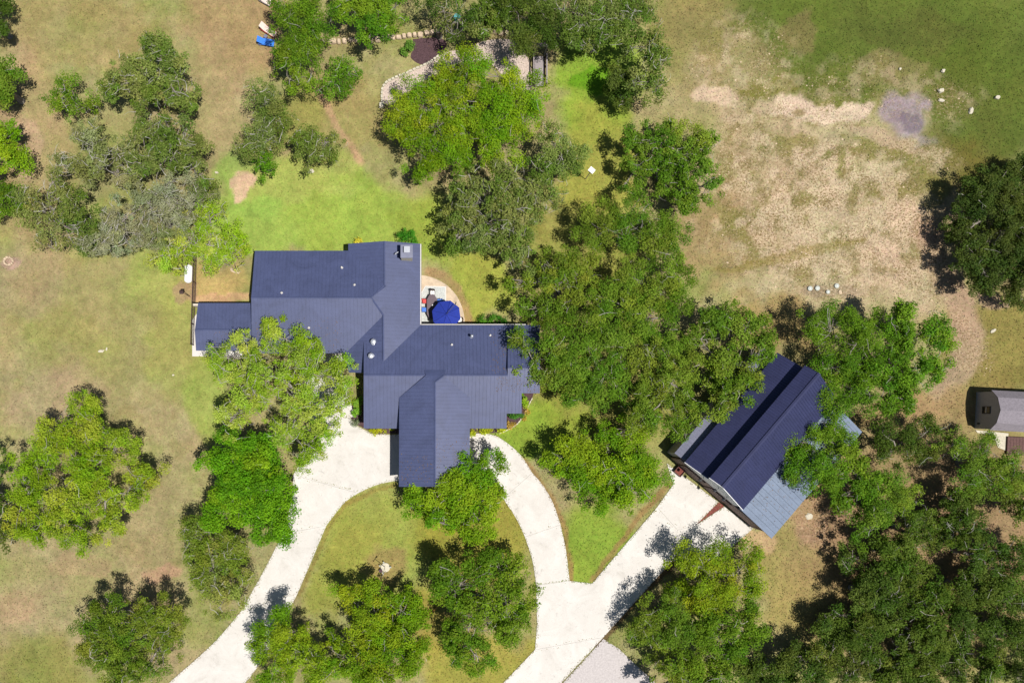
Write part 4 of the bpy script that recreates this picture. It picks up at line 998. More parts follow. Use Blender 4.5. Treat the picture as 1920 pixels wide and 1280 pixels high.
def crown_leaves(lobes, c1, c2, dens, leaf=0.150, clump=0.60, per=140):
    """lobes: (x, y, z, r, rz). Returns leaf arrays and clump centres"""
    Pn, Nn, Sn, Cn, CC = [], [], [], [], []
    c1 = np.array(c1); c2 = np.array(c2)
    tree_j = RNG.normal(0, 0.03, 3)
    leaf = leaf * RNG.uniform(0.82, 1.22); ck_ = RNG.uniform(0.8, 1.25); per = per * ck_ ** 2 * (0.15 / leaf if leaf > 0.15 else 1.0) if per > 100 else per; clump = clump * (ck_ if per > 100 else 1.0)
    for (x, y, z, r, rz) in lobes:
        n = max(4, int(1.95 * (r / clump) ** 2 * dens))
        ns = int(3 + r * 2.6) if r > 1.0 else 1
        sd_ = RNG.normal(size=(ns, 3)); sd_[:, 2] = np.abs(sd_[:, 2]) * 0.9 - 0.1; sd_ = unit(sd_)
        if ns == 1: sd_ *= 0
        sub = np.array([x, y, z]) + sd_ * RNG.uniform(0.75, 1.05, (ns, 1)) * np.array([r * 0.58, r * 0.58, rz * 0.62])
        sub[:, 2] += RNG.normal(0, 0.28, ns)
        sr = r * RNG.uniform(0.36, 0.58, ns) if ns > 1 else np.array([r])
        pick = RNG.choice(ns, n, p=sr ** 2 / (sr ** 2).sum())
        d = RNG.normal(size=(n, 3)); d[:, 2] = np.abs(d[:, 2]) * 0.9 - 0.25
        d = unit(d)
        rad = np.where(RNG.random(n) < 0.8, RNG.uniform(0.75, 1.05, n), RNG.uniform(0.2, 0.75, n))
        cc = sub[pick] + d * (rad * np.maximum(sr[pick] - clump * 0.1, 0.2))[:, None] * np.array([1, 1, 0.72])
        stray_c = RNG.random(n) < 0.10
        cc[stray_c] = np.array([x, y, z]) + d[stray_c] * RNG.uniform(0.9, 1.12, (stray_c.sum(), 1)) * np.array([r, r, rz * 0.7])
        sub_mix = RNG.normal(0, 0.2, ns)[pick]
        hue = (1 + RNG.normal(0, 0.05, (ns, 3)) * np.array([1.2, 0.7, 1.0]))[pick]
        CC.append(cc)
        lobe_mix = np.clip(RNG.normal(0.35, 0.28), 0, 1)
        cr = clump * np.exp(RNG.normal(-0.08, 0.32, n)).clip(0.45, 1.7)
        cnt = (per * (cr / clump) ** 2 * RNG.uniform(0.7, 1.2, n)).astype(int)
        idx = np.repeat(np.arange(n), cnt); m = len(idx)
        q = unit(RNG.normal(size=(m, 3)))
        off = q * (RNG.random(m) ** 0.45)[:, None] * cr[idx][:, None] * np.array([1, 1, 0.62])
        stray = RNG.random(m) < 0.10
        off[stray] *= RNG.uniform(1.1, 1.6, (stray.sum(), 1))
        Pn.append(cc[idx] + off)
        Nn.append(unit(q * 0.55 + np.array([0, 0, 0.75]) + RNG.normal(0, 0.5, (m, 3))))
        Sn.append(leaf * RNG.uniform(0.65, 1.35, m))
        mixk = np.clip(lobe_mix + sub_mix + RNG.normal(0, 0.15, n), 0, 1)
        mm = np.clip(mixk[idx] + RNG.normal(0, 0.16, m), 0, 1)[:, None]
        val = RNG.uniform(0.80, 1.15, n)[idx][:, None] * RNG.uniform(0.78, 1.2, (m, 1))
        Cn.append(np.clip((c1 * (1 - mm) + c2 * mm) * val * hue[idx] * (1 + tree_j), 0.003, 0.9))
    return np.concatenate(Pn), np.concatenate(Nn), np.concatenate(Sn), np.concatenate(Cn), np.concatenate(CC)

def bent(a, b, k=5, sag=0.12):
    a, b = np.array(a, float), np.array(b, float); L = np.linalg.norm(b - a)
    o = RNG.normal(0, sag * L, 3); o[2] *= 0.5
    t = np.linspace(0, 1, k)[:, None]
    return list(a + (b - a) * t + o * np.sin(np.pi * t) + RNG.normal(0, 0.025 * L, (k, 3)) * np.sin(np.pi * t))

LEAF_LIT = 0.92
def leaf_alb(c): return tuple(lin(c) / LEAF_LIT)
n_leaf = 0
def make_tree(label, style, h, lobes, group, dmul, cat='tree'):
    global n_leaf
    c1, c2, dens, tw = STYLE[style]
    dens *= dmul
    h *= 0.88
    zc = h * 0.66
    L3 = []
    for (px, py, rp) in lobes:
        z = zc + RNG.uniform(-0.9, 0.7)
        z = max(z, 1.6)
        q = at(px, py, z); r = 1.17 * rp / S * (1 - z / H)
        L3.append((q[0], q[1], z, r, max(0.9, min(r * 0.72, h * 0.34))))
    area = np.array([l[3] ** 2 for l in L3]); cen = np.array([[l[0], l[1]] for l in L3])
    base = (cen * area[:, None]).sum(0) / area.sum()
    base = base + RNG.normal(0, 0.3, 2)
    t = thing('oak_tree' if style != 'cedar' else 'cedar_tree', label, cat, (base[0], base[1], 0), group)
    big = math.sqrt(area.sum())
    # trunk and limbs
    tr = 0.16 + 0.035 * big
    mb = MB()
    fork = np.array([base[0] + RNG.normal(0, 0.25), base[1] + RNG.normal(0, 0.25), min(2.2, h * 0.28)])
    mb.tube([(base[0], base[1], -0.15), (base[0], base[1], 0.25), tuple((np.array([base[0], base[1], 0]) + fork) / 2 + RNG.normal(0, 0.05, 3)), tuple(fork)], [tr * 1.5, tr * 1.1, tr * 0.95, tr * 0.9], 8)
    P_, N_, S_, C_, CC = crown_leaves(L3, leaf_alb(c1), leaf_alb(c2), dens)
    nodes = [(fork, tr * 0.62)]
    for (x, y, z, r, rz) in sorted(L3, key=lambda l: (l[0] - fork[0]) ** 2 + (l[1] - fork[1]) ** 2):
        end = np.array([x, y, z + rz * 0.2])
        best = min(nodes, key=lambda nd: np.linalg.norm(nd[0] - end) + 0.25 * np.linalg.norm(nd[0] - fork))
        r0 = min(best[1] * 0.85, 0.06 + 0.05 * r + 0.015 * big)
        pts = bent(best[0], end, 6, 0.10)
        mb.tube(pts, list(np.linspace(r0, max(0.04, r0 * 0.45), 6)), 6)
        nodes.append((np.array(pts[3]), r0 * 0.8)); nodes.append((np.array(pts[5]), max(0.05, r0 * 0.55)))
        near = CC[np.linalg.norm(CC[:, :2] - np.array([x, y]), axis=1) < r * 1.05]
        kk = min(len(near), 4 + int(r * 1.6))
        for c in near[RNG.choice(len(near), kk, replace=False)] if kk else []:
            s0 = pts[RNG.integers(3, 6)]
            mb.tube(bent(s0, c, 4, 0.1), [0.05, 0.04, 0.03, 0.018], 4, False)
    trunk = mb.build('trunk', M['bark'], t, True)
    # bare, lichen-pale twigs showing through the top of the crown
    tws = MB(); ntw = int(len(CC) * 0.36 * tw)
    for c in CC[RNG.choice(len(CC), min(ntw, len(CC)), replace=ntw > len(CC))] if ntw else []:
        a = c + RNG.normal(0, 0.25, 3); a[2] = c[2] + RNG.uniform(-0.15, 0.22)
        d = RNG.normal(size=3); d[2] = abs(d[2]) * 0.25; d = d / np.linalg.norm(d) * RNG.uniform(0.4, 1.2)
        d[:2] += (base - a[:2]) * 0.12
        w = RNG.uniform(0.016, 0.036) * (1.3 if tw > 1 else 1.0)
        pts = bent(a, a + d, 4, 0.14)
        tws.tube(pts, [w, w * 0.85, w * 0.6, w * 0.35], 3, False)
        if RNG.random() < 0.7:
            e = d * 0.5 + RNG.normal(0, 0.3, 3); e[2] *= 0.4
            tws.tube(bent(pts[2], pts[2] + e, 3, 0.1), [w * 0.6, w * 0.45, w * 0.3], 3, False)
    if tws.v: tag(tws.build('bare_twigs', M['twig'], t, True), kind='stuff')
    m = leaf_mesh('crown', P_ - np.array([base[0], base[1], 0]), N_, S_, C_, M['leaf'])
    o = bpy.data.objects.new('crown', m); COL.objects.link(o); o.parent = t
    n_leaf += len(P_)
    return t
for a in T: make_tree(*a)

# ------------------------------------------------------------------ shrubs
def shrub(label, blobs, c1, c2, h, per=70, name='shrub', cat='shrub', group=None, leaf=0.13, clump=0.34, dens=1.2):
    """blobs: (px, py, r_px)"""
    L3 = []
    for px, py, rp in blobs:
        q = at(px, py, h * 0.5); r = rp / S
        L3.append((q[0], q[1], h * 0.5, r, h * 0.5))
    bx, by = np.mean([l[0] for l in L3]), np.mean([l[1] for l in L3])
    t = thing(name, label, cat, (bx, by, 0), group)
    P_, N_, S_, C_, CC = crown_leaves(L3, leaf_alb(c1), leaf_alb(c2), dens, leaf, clump, per)
    keep = P_[:, 2] > 0.02
    m = leaf_mesh('foliage', P_[keep] - np.array([bx, by, 0]), N_[keep], S_[keep], C_[keep], M['leaf'])
    o = bpy.data.objects.new('foliage', m); COL.objects.link(o); o.parent = t
    mb = MB()
    for c in CC[RNG.choice(len(CC), min(len(CC), 10), replace=False)]:
        mb.tube(bent((bx, by, -0.05) if len(blobs) == 1 else (c[0] * 0.7 + bx * 0.3, c[1] * 0.7 + by * 0.3, -0.05), c, 4, 0.06), [0.035, 0.03, 0.02, 0.012], 5, False)
    mb.build('stems', M['bark'], t, True)
    return t
shrub('round dark green shrub against the chimney end of the house', [(766, 446, 15), (758, 448, 10), (775, 446, 9)], (52, 112, 22), (84, 138, 32), 1.7)
shrub('dark green clipped shrub between patio and the right wing roof', [(905, 602, 13), (920, 602, 13), (938, 604, 12)], (48, 100, 20), (76, 126, 30), 1.6)
shrub('small yellow shrub behind the house beside the chimney wing', [(674, 455, 6)], (170, 160, 40), (196, 180, 60), 0.6, 60)
shrub('small dark shrub at the left rim of the mulch bed', [(763, 92, 10), (768, 86, 6)], (62, 104, 30), (90, 128, 44), 1.1)
shrub('tiny green plant on the pale gravel of the curved bed', [(737, 175, 5)], (96, 130, 40), (140, 160, 60), 0.4, 50)
shrub('green bushes beside the left wall of the front wing', [(670, 762, 8), (667, 774, 6), (673, 752, 7)], (84, 134, 34), (120, 156, 50), 1.2)
shrub('grey green low plant at the corner of the left front bed', [(668, 793, 5)], (96, 112, 76), (120, 130, 96), 0.5, 50)
shrub('yellow green ground cover along the left front eave', [(690, 807, 6), (700, 808, 6), (711, 807, 6), (722, 806, 5), (736, 805, 3)], (150, 160, 20), (178, 182, 40), 0.45, 60)
shrub('yellow green ground cover along the right front eave', [(886, 811, 6), (896, 809, 6), (907, 808, 5), (918, 807, 5), (930, 807, 5), (941, 806, 4)], (136, 158, 24), (172, 172, 44), 0.45, 60)
shrub('bright green plant in the upper corner of the stone edged front bed', [(982, 742, 5), (982, 752, 4), (987, 760, 3)], (110, 160, 20), (160, 172, 50), 0.6, 60)
shrub('dark green plants in the inner corner of the stone edged front bed', [(955, 780, 7), (966, 778, 6), (976, 777, 5)], (56, 108, 30), (92, 132, 46), 0.8, 60)
shrub('reddish yellow low plants along the stone edged front bed', [(988, 770, 4), (980, 782, 4), (962, 794, 4), (955, 798, 4)], (150, 124, 48), (174, 150, 70), 0.3, 40)

# ------------------------------------------------------------------ stones
def rock_mesh(sx, sy, sz, seed, pw=0.55):
    r = random.Random(seed)
    v = []; 
    for zz, k in ((-0.5, 0.96), (0.15, 1.0), (0.5, 0.80)):
        for a in range(8):
            w = 2 * math.pi * (a + 0.5) / 8
            cx_ = math.copysign(abs(math.cos(w)) ** pw, math.cos(w)); sy_ = math.copysign(abs(math.sin(w)) ** pw, math.sin(w))
            j = r.uniform(0.82, 1.08) if pw < 0.7 else r.uniform(0.6, 1.12)
            v.append((cx_ * sx / 2 * k * j, sy_ * sy / 2 * k * j, zz * sz + r.uniform(-0.05, 0.05) * sz))
    f = [tuple(range(8))[::-1], tuple(range(16, 24))]
    for i in range(2):
        for a in range(8): f.append((i * 8 + a, i * 8 + (a + 1) % 8, (i + 1) * 8 + (a + 1) % 8, (i + 1) * 8 + a))
    m = bpy.data.meshes.new('stone'); m.from_pydata(v, [], f); m.update()
    return m
def stone_row(name, label, cat, px, size, mat, jit=0.12, follow=True, seed=1, zoff=0.0):
    c = at(*px[len(px) // 2]); t = thing(name, label, cat, (c[0], c[1], 0))
    pool = [rock_mesh(size[0], size[1], size[2], seed * 100 + k) for k in range(5)]
    r = random.Random(seed)
    for m in pool: m.materials.append(mat)
    pts = [at(x, y) for x, y in px]
    for i, p_ in enumerate(pts):
        a, b = pts[max(i - 1, 0)], pts[min(i + 1, len(pts) - 1)]
        o = bpy.data.objects.new('stone', r.choice(pool)); COL.objects.link(o); o.parent = t
        o.location = (p_[0] - c[0], p_[1] - c[1], size[2] * 0.32 + zoff + r.uniform(-0.03, 0.03))
        o.rotation_euler = (r.uniform(-0.06, 0.06), r.uniform(-0.06, 0.06), (math.atan2(b[1] - a[1], b[0] - a[0]) if follow else 0) + r.uniform(-0.15, 0.15))
        k = r.uniform(1 - jit, 1 + jit); o.scale = (k, r.uniform(1 - jit, 1 + jit), r.uniform(0.85, 1.15))
    return t
def resample(pts, step):
    out = [pts[0]]; acc = 0
    for (x0, y0), (x1, y1) in zip(pts[:-1], pts[1:]):
        L = math.hypot(x1 - x0, y1 - y0); d = step - acc
        while d <= L: out.append((x0 + (x1 - x0) * d / L, y0 + (y1 - y0) * d / L)); d += step
        acc = (acc + L) % step
    return out
Z5 = lambda L: [(600 + x / 5.053, 40 + y / 5.053) for x, y in L]
stone_row('stone_row', 'row of cream limestone blocks below the top trees, left of the mulch bed', 'stone row',
          Z5([(90, 205), (132, 200), (180, 200), (232, 195), (292, 188), (345, 186), (545, 184), (597, 168), (640, 158), (690, 158), (745, 160), (795, 152), (845, 142), (895, 140), (950, 137), (1012, 122), (1066, 116), (1116, 112)]), (0.62, 0.58, 0.5), M['stone'], 0.2, True, 3)
stone_row('stone_row', 'short row of cream limestone blocks behind the gravel bed, left of the footbridge', 'stone row',
          Z5([(1250, 108), (1300, 105), (1350, 96), (1500, 106), (1558, 106), (1612, 105), (1660, 110), (1712, 118), (1765, 122), (1815, 126)]), (0.6, 0.58, 0.5), M['stone'], 0.15, True, 4)
edge = smooth_curve([(716, 196), (716, 176), (718, 164), (726, 154), (742, 146), (757, 140), (770, 134), (790, 125), (805, 118), (822, 106)], 8)
stone_row('stone_edging', 'curved line of pale edging stones around the gravel bed', 'edging', resample(edge, 7.2), (0.46, 0.28, 0.26), M['stone_pale'], 0.15, True, 5)
stone_row('stone_edging', 'thin curved line of pale edging stones around the right front bed', 'edging', resample(smooth_curve([(938, 812), (950, 806), (960, 801), (970, 794), (977, 785), (983, 775), (988, 766), (993, 755), (999, 744)], 6), 6.0), (0.40, 0.16, 0.16), M['stone_pale'], 0.15, True, 6)
stone_row('stone_edging', 'thin line of pale edging stones around the left front bed', 'edging', resample(smooth_curve([(656, 781), (661, 791), (670, 799), (684, 806), (700, 814), (725, 814)], 6), 6.0), (0.38, 0.14, 0.16), M['stone_pale'], 0.15, True, 7, 0.04)
stone_row('fire_ring', 'small ring of pale stones on the turf at the left edge', 'fire ring', [(17 + 8 * math.cos(a), 490 + 7 * math.sin(a)) for a in np.linspace(0, 2 * math.pi, 11)[:-1]], (0.32, 0.24, 0.26), M['stone'], 0.35, True, 8)
def boulder(label, px, py, sx, sy, sz, mat, seed, group=None, rz=0.0, cat='rock', name='boulder'):
    m = rock_mesh(sx, sy, sz, seed, 0.9); m.materials.append(mat)
    o = bpy.data.objects.new(name, m); COL.objects.link(o); q = at(px, py); o.location = (q[0], q[1], sz * 0.25); o.rotation_euler = (0.05, -0.04, rz)
    tag(o, label, cat, group); BASE[o.name] = np.array(o.location); return o
boulder('pale boulder at the lower tip of the curved gravel bed', 716, 198, 0.95, 0.75, 0.6, M['stone_pale'], 41, rz=0.5)
boulder('pale boulder under the small oak on the back lawn', 583, 322, 0.9, 0.6, 0.5, M['stone_pale'], 42, rz=0.2)
boulder('flat pink grey boulder beside the left wing under the yellow green oak', 440, 508, 1.3, 0.6, 0.3, M['stone'], 43, rz=-0.4)
boulder('white rock in the meadow right of the grey heap, largest of its group', 1763, 171, 0.85, 0.6, 0.4, M['stone_pale'], 44)
boulder('white rock alone on the green meadow at the far right', 1868, 184, 0.7, 0.5, 0.35, M['stone_pale'], 45)
boulder('small white rock above the largest meadow rock', 1767, 134, 0.5, 0.6, 0.3, M['stone_pale'], 46)
boulder('white rock just below the largest meadow rock', 1764, 189, 0.9, 0.4, 0.25, M['stone_pale'], 47, rz=-0.2)
boulder('white rock at the right lower side of the grey heap', 1820, 208, 0.6, 0.9, 0.3, M['stone_pale'], 48, rz=-0.3)
boulder('small white rock above the grey heap', 1687, 130, 0.4, 0.35, 0.2, M['stone_pale'], 49)
boulder('pale rock beside the earth track, below its bend', 1862, 620, 0.8, 0.4, 0.15, M['stone_pale'], 50, rz=0.6)
boulder('small white rock on the turf left of the big yellow green tree', 325, 703, 0.28, 0.24, 0.16, M['stone_pale'], 51)
boulder('chalky white outcrop on the left turf, longer piece', 190, 658, 0.75, 0.35, 0.08, M['stone_pale'], 52, rz=0.1)
boulder('chalky white outcrop on the left turf, small upright piece', 200, 654, 0.2, 0.5, 0.08, M['stone_pale'], 53, rz=-0.2)
boulder('pale rock beside the pale earth patch right of the thicket', 406, 324, 0.5, 0.3, 0.15, M['stone_pale'], 54, rz=-0.3)
boulder('broad pale rock lying on the bare ground below the barn lean-to', 1517, 968, 1.0, 0.9, 0.1, M['stone_pale'], 55)

# limestone chips over the stony ground: far too many to count
n = 60000
cx_ = RNG.uniform(1230, 1900, n); cy_ = RNG.uniform(20, 760, n)
_, st_ = ground_tone(cx_, cy_)
keep = RNG.random(n) < (st_ ** 1.6) * 0.6 * np.clip((fbm(cx_, cy_, 26, 808, 3) - 0.35) * 4, 0.05, 1)
cx_, cy_ = cx_[keep], cy_[keep]; n = len(cx_)
sz_ = RNG.gamma(2.0, 0.028, n).clip(0.03, 0.2)
ang = RNG.uniform(0, 6.28, n); asp = RNG.uniform(0.5, 1, n)
V = np.zeros((n, 5, 3), np.float32)
bx_, by_ = (cx_ - 960) / S, (640 - cy_) / S
for k in range(4):
    w = ang + k * math.pi / 2 + RNG.normal(0, 0.3, n)
    rr = sz_ * RNG.uniform(0.7, 1.1, n) * np.where(k % 2, asp, 1)
    V[:, k, 0] = bx_ + rr * np.cos(w); V[:, k, 1] = by_ + rr * np.sin(w); V[:, k, 2] = -0.03
V[:, 4, 0] = bx_ + RNG.normal(0, 0.2, n) * sz_; V[:, 4, 1] = by_ + RNG.normal(0, 0.2, n) * sz_; V[:, 4, 2] = 0.01 + sz_ * RNG.uniform(0.25, 0.6, n)
F = (np.arange(n)[:, None, None] * 5 + np.array([[0, 1, 4], [1, 2, 4], [2, 3, 4], [3, 0, 4]])[None]).reshape(-1, 3)
gmh = bpy.data.meshes.new('limestone_chips'); gmh.vertices.add(n * 5); gmh.vertices.foreach_set('co', V.ravel())
gmh.loops.add(len(F) * 3); gmh.polygons.add(len(F)); gmh.loops.foreach_set('vertex_index', F.astype(np.int32).ravel()); gmh.polygons.foreach_set('loop_start', np.arange(0, len(F) * 3, 3, dtype=np.int32)); gmh.update()
gmh.materials.append(M['stone'])
o = bpy.data.objects.new('limestone_chips', gmh); COL.objects.link(o); tag(o, 'pale limestone chips strewn over the bare stony ground at the right', 'gravel', kind='stuff')

# grass blades over the whole ground, coloured as the turf they grow in
def in_poly(x, y, poly):
    c = np.zeros(len(x), bool); j = len(poly) - 1
    for i in range(len(poly)):
        xi, yi = poly[i]; xj, yj = poly[j]
        c ^= ((yi > y) != (yj > y)) & (x < (xj - xi) * (y - yi) / (yj - yi + 1e-12) + xi); j = i
    return c
n = 150000
tx = RNG.uniform(-30, 1950, n); ty = RNG.uniform(-30, 1310, n)
tt, ts = ground_tone(tx, ty)
keep = RNG.random(n) < (1 - 0.6 * ts)
for o_ in list(driveway.children) + [patio, pad, gb, mb_]:
    vv = np.array([v.co[:2] for v in o_.data.vertices]); m_ = len(vv) // 2; pol = [(x * S + 960, 640 - y * S) for x, y in vv[:m_]]
    keep &= ~in_poly(tx, ty, pol)
for x0, y0, x1, y1 in ((470, 475, 700, 690), (655, 470, 800, 700), (680, 605, 1000, 800), (745, 700, 880, 905), (360, 570, 480, 668), (1826, 735, 1960, 850)):
    keep &= ~((tx > x0) & (tx < x1) & (ty > y0) & (ty < y1))
tx, ty, tt = tx[keep], ty[keep], tt[keep]; n = len(tx)
pos = np.stack([(tx - 960) / S, (640 - ty) / S, RNG.uniform(0.02, 0.07, n)], 1)
nr = unit(np.stack([RNG.normal(0, 0.5, n), RNG.normal(0, 0.5, n), np.ones(n)], 1))
gr_col = np.clip(tt * RNG.uniform(0.72, 1.22, (n, 1)) * (1 + RNG.normal(0, 0.06, (n, 3))), 0.005, 0.8)
gmesh = leaf_mesh('grass_blades', pos, nr, RNG.uniform(0.06, 0.17, n), gr_col, M['tone'])
o = bpy.data.objects.new('grass_blades', gmesh); COL.objects.link(o); tag(o, 'short dry and green grass blades covering the open ground', 'grass', kind='stuff')

# ------------------------------------------------------------------ wire fence, tank, feeders
fpx = [(369, 450), (368.5, 490), (367.5, 531), (366.2, 570), (364.8, 609), (363.8, 647)]
fpt = [at(x, y) for x, y in fpx]
fc = thing('fence', 'dark wood post and rail wire fence beside the side porch', 'fence', (fpt[3][0], fpt[3][1], 0))
for p_ in fpt: MB().tube([(p_[0], p_[1], -0.1), (p_[0], p_[1], 1.28)], 0.055, 6).build('post', M['wood_dark'], fc)
for zz, nm in ((1.2, 'rail'), (0.12, 'rail')):
    for a, b in zip(fpt[:-1], fpt[1:]):
        mx_, my_ = (a[0] + b[0]) / 2, (a[1] + b[1]) / 2; L = math.hypot(b[0] - a[0], b[1] - a[1])
        MB().box((mx_, my_, zz), (L - 0.1, 0.07, 0.09), math.atan2(b[1] - a[1], b[0] - a[0])).build(nm, M['wood_dark'], fc)
wm = MB()
for a, b in zip(fpt[:-1], fpt[1:]):
    for k in range(9): z_ = 0.22 + k * 0.11; wm.tube([(a[0], a[1], z_), (b[0], b[1], z_)], 0.006, 3, False)
    nn = int(math.hypot(b[0] - a[0], b[1] - a[1]) / 0.16)
    for k in range(1, nn): t_ = k / nn; x_, y_ = a[0] + (b[0] - a[0]) * t_, a[1] + (b[1] - a[1]) * t_; wm.tube([(x_, y_, 0.15), (x_, y_, 1.17)], 0.006, 3, False)
tag(wm.build('wire_mesh', M['wood_dark'], fc), kind='stuff')

t0, t1 = at(353, 495, 0.95), at(351.5, 530, 0.95)
tk = thing('propane_tank', 'white propane tank lying beside the wire fence', 'tank', ((t0[0] + t1[0]) / 2, (t0[1] + t1[1]) / 2, 0))
ax_ = np.array([t1[0] - t0[0], t1[1] - t0[1], 0]); Lt = np.linalg.norm(ax_); ax_ /= Lt; Rk = 0.44
pts, rad = [], []
for k in range(6): w = k / 5 * math.pi / 2; pts.append(np.array([t0[0], t0[1], 0.78]) + ax_ * (Rk * 0.75 * (1 - math.sin(w)))); rad.append(max(0.02, Rk * math.cos(math.pi / 2 - w)))
for k in range(6): w = (5 - k) / 5 * math.pi / 2; pts.append(np.array([t1[0], t1[1], 0.78]) - ax_ * (Rk * 0.75 * (1 - math.sin(w)))); rad.append(max(0.02, Rk * math.cos(math.pi / 2 - w)))
pts[:6] = [np.array([t0[0], t0[1], 0.78]) + ax_ * (Rk * 0.75 * (1 - math.cos(k / 5 * math.pi / 2))) for k in range(6)]; rad[:6] = [max(0.02, Rk * math.sin(k / 5 * math.pi / 2)) for k in range(6)]
pts[6:] = [np.array([t1[0], t1[1], 0.78]) - ax_ * (Rk * 0.75 * (1 - math.cos((5 - k) / 5 * math.pi / 2))) for k in range(6)]; rad[6:] = [max(0.02, Rk * math.sin((5 - k) / 5 * math.pi / 2)) for k in range(6)]
MB().tube(pts, rad, 20).build('tank_body', M['white'], tk, True)
dm = np.array([t0[0], t0[1], 0]) + ax_ * 0.45
MB().lathe((dm[0], dm[1], 1.17), [(0.17, 0), (0.17, 0.12), (0.12, 0.19), (0.02, 0.21)], 14).build('valve_dome', M['galv'], tk, True)
for f_ in (0.22, 0.78):
    q = np.array([t0[0], t0[1], 0]) + ax_ * Lt * f_; MB().box((q[0], q[1], 0.2), (0.6, 0.14, 0.46)).build('foot', M['white'], tk)

def pole_feeder(label, bpx, h, kind):
    b = at(*bpx); t = thing('bird_feeder', label, 'bird feeder', (b[0], b[1], 0))
    MB().tube([(b[0], b[1], -0.1), (b[0], b[1], h)], 0.035 if kind == 'dark' else 0.045, 8).build('pole', M['wood_dark'] if kind == 'dark' else M['wood_grey'], t)
    if kind == 'dark':
        MB().box((b[0], b[1], h + 0.12), (0.3, 0.26, 0.26), 0.4).build('feeder_box', M['wood_dark'], t)
        m = MB(); m.add([(b[0] - .22, b[1] - .22, h + .25), (b[0] + .22, b[1] - .22, h + .25), (b[0] + .22, b[1] + .22, h + .25), (b[0] - .22, b[1] + .22, h + .25), (b[0] - .22, b[1], h + .42), (b[0] + .22, b[1], h + .42)],
                        [(0, 1, 5, 4), (2, 3, 4, 5), (1, 2, 5), (3, 0, 4), (3, 2, 1, 0)]); m.build('roof', M['wood_dark'], t)
    else:
        MB().box((b[0], b[1], h + 0.16), (0.5, 0.42, 0.32), -0.7).build('feeder_box', M['wood_dark'], t)
        MB().box((b[0], b[1], h + 0.35), (0.66, 0.56, 0.06), -0.7).build('roof', M['white'], t)
    return t
pole_feeder('dark bird feeder on a thin pole near the white tank', (357, 556), 2.75, 'dark')
pole_feeder('white topped bird feeder on a tall pole in the side lawn', (1097.5, 336), 2.6, 'white')

# pole rising from a round stone pad on the island lawn
c = at(722.5, 1063); pp = thing('vane_pole', 'thin pole with a small vane on a round cream stone pad', 'pole', (c[0], c[1], 0))
MB().lathe((c[0], c[1], -0.05), [(0.55, 0), (0.55, 0.12), (0.50, 0.16), (0.02, 0.17)], 24).build('stone_pad', M['stone_pale'], pp)
MB().tube([(c[0] - 0.05, c[1] + 0.08, 0), (c[0] - 0.05, c[1] + 0.08, 3.9)], [0.04, 0.028], 8).build('pole', M['galv'], pp)
m = MB(); m.box((c[0] - 0.05, c[1] + 0.08, 3.85), (0.62, 0.04, 0.05), 0.95); m.box((c[0] + 0.12, c[1] + 0.32, 3.85), (0.30, 0.03, 0.26), 0.95); m.box((c[0] - 0.2, c[1] - 0.13, 3.85), (0.16, 0.03, 0.18), 0.95)
m.build('vane', M['dark_metal'], pp)
def path_light(label, px, py):
    q = at(px, py); t = thing('path_light', label, 'path light', (q[0], q[1], 0), 'path lights around the stone pad')
    MB().tube([(q[0], q[1], -0.05), (q[0], q[1], 0.34)], 0.02, 6).build('stake', M['dark_metal'], t)
    MB().lathe((q[0], q[1], 0.34), [(0.07, 0), (0.10, 0.03), (0.09, 0.05), (0.02, 0.09)], 10).build('lamp_cap', M['lid'], t)
path_light('small path light left of the round stone pad', 712.5, 1059)
path_light('small path light right of the round stone pad', 732.5, 1061.5)
path_light('small path light above the round stone pad', 719.5, 1052.5)
path_light('small path light below the round stone pad', 718, 1072)
q = at(714, 1068.5); pot = thing('flower_pot', 'dark plum pot at the left rim of the round stone pad', 'pot', (q[0], q[1], 0))
MB().lathe((q[0], q[1], -0.02), [(0.13, 0), (0.20, 0.26), (0.22, 0.34), (0.18, 0.34), (0.15, 0.26)], 14).build('pot_body', M['plum'], pot, True)
MB().lathe((q[0], q[1], 0.2), [(0.16, 0), (0.15, 0.06), (0.02, 0.07)], 12).build('soil', M['mulch'], pot)

# ------------------------------------------------------------------ patio furniture
rugp = [(797.5, 536), (836.5, 537), (836.5, 616), (788, 616), (788, 551)]
rg = thing('outdoor_rug', 'grey outdoor rug with white border under the patio table', 'rug', (*at(815, 580)[:2], 0.06))
MB().prism(P2(rugp), 0.062, 0.070).build('border', M['trim'], rg)
MB().prism(inset(P2(rugp), 0.12), 0.066, 0.075).build('field', M['rug'], rg)
tc = at(810, 575, 0.74)
tb = thing('dining_table', 'long dark plum patio table with cut corners, half under the blue parasol', 'table', (tc[0], tc[1], 0.07))
hw, hl, ck = 0.60, 1.42, 0.36
octo = [(-hw + ck * .9, hl), (hw - ck * .9, hl), (hw, hl - ck * 1.6), (hw, -hl + ck * 1.6), (hw - ck * .9, -hl), (-hw + ck * .9, -hl), (-hw, -hl + ck * 1.6), (-hw, hl - ck * 1.6)]
MB().prism([(tc[0] + x, tc[1] + y) for x, y in octo], 0.75, 0.80).build('tabletop', M['plum'], tb, bevel=0.012)
for sx in (-1, 1):
    for sy in (-1, 1): MB().box((tc[0] + sx * 0.38, tc[1] + sy * 1.0, 0.41), (0.08, 0.08, 0.68)).build('leg', M['dark_metal'], tb)
q = at(811, 572.5, 0.85); vz = thing('vase', 'small white vase on the dark patio table', 'vase', (q[0], q[1], 0.8)); 
MB().lathe((q[0], q[1], 0.80), [(0.07, 0), (0.13, 0.10), (0.11, 0.2), (0.06, 0.26)], 12).build('vase_body', M['white'], vz, True)
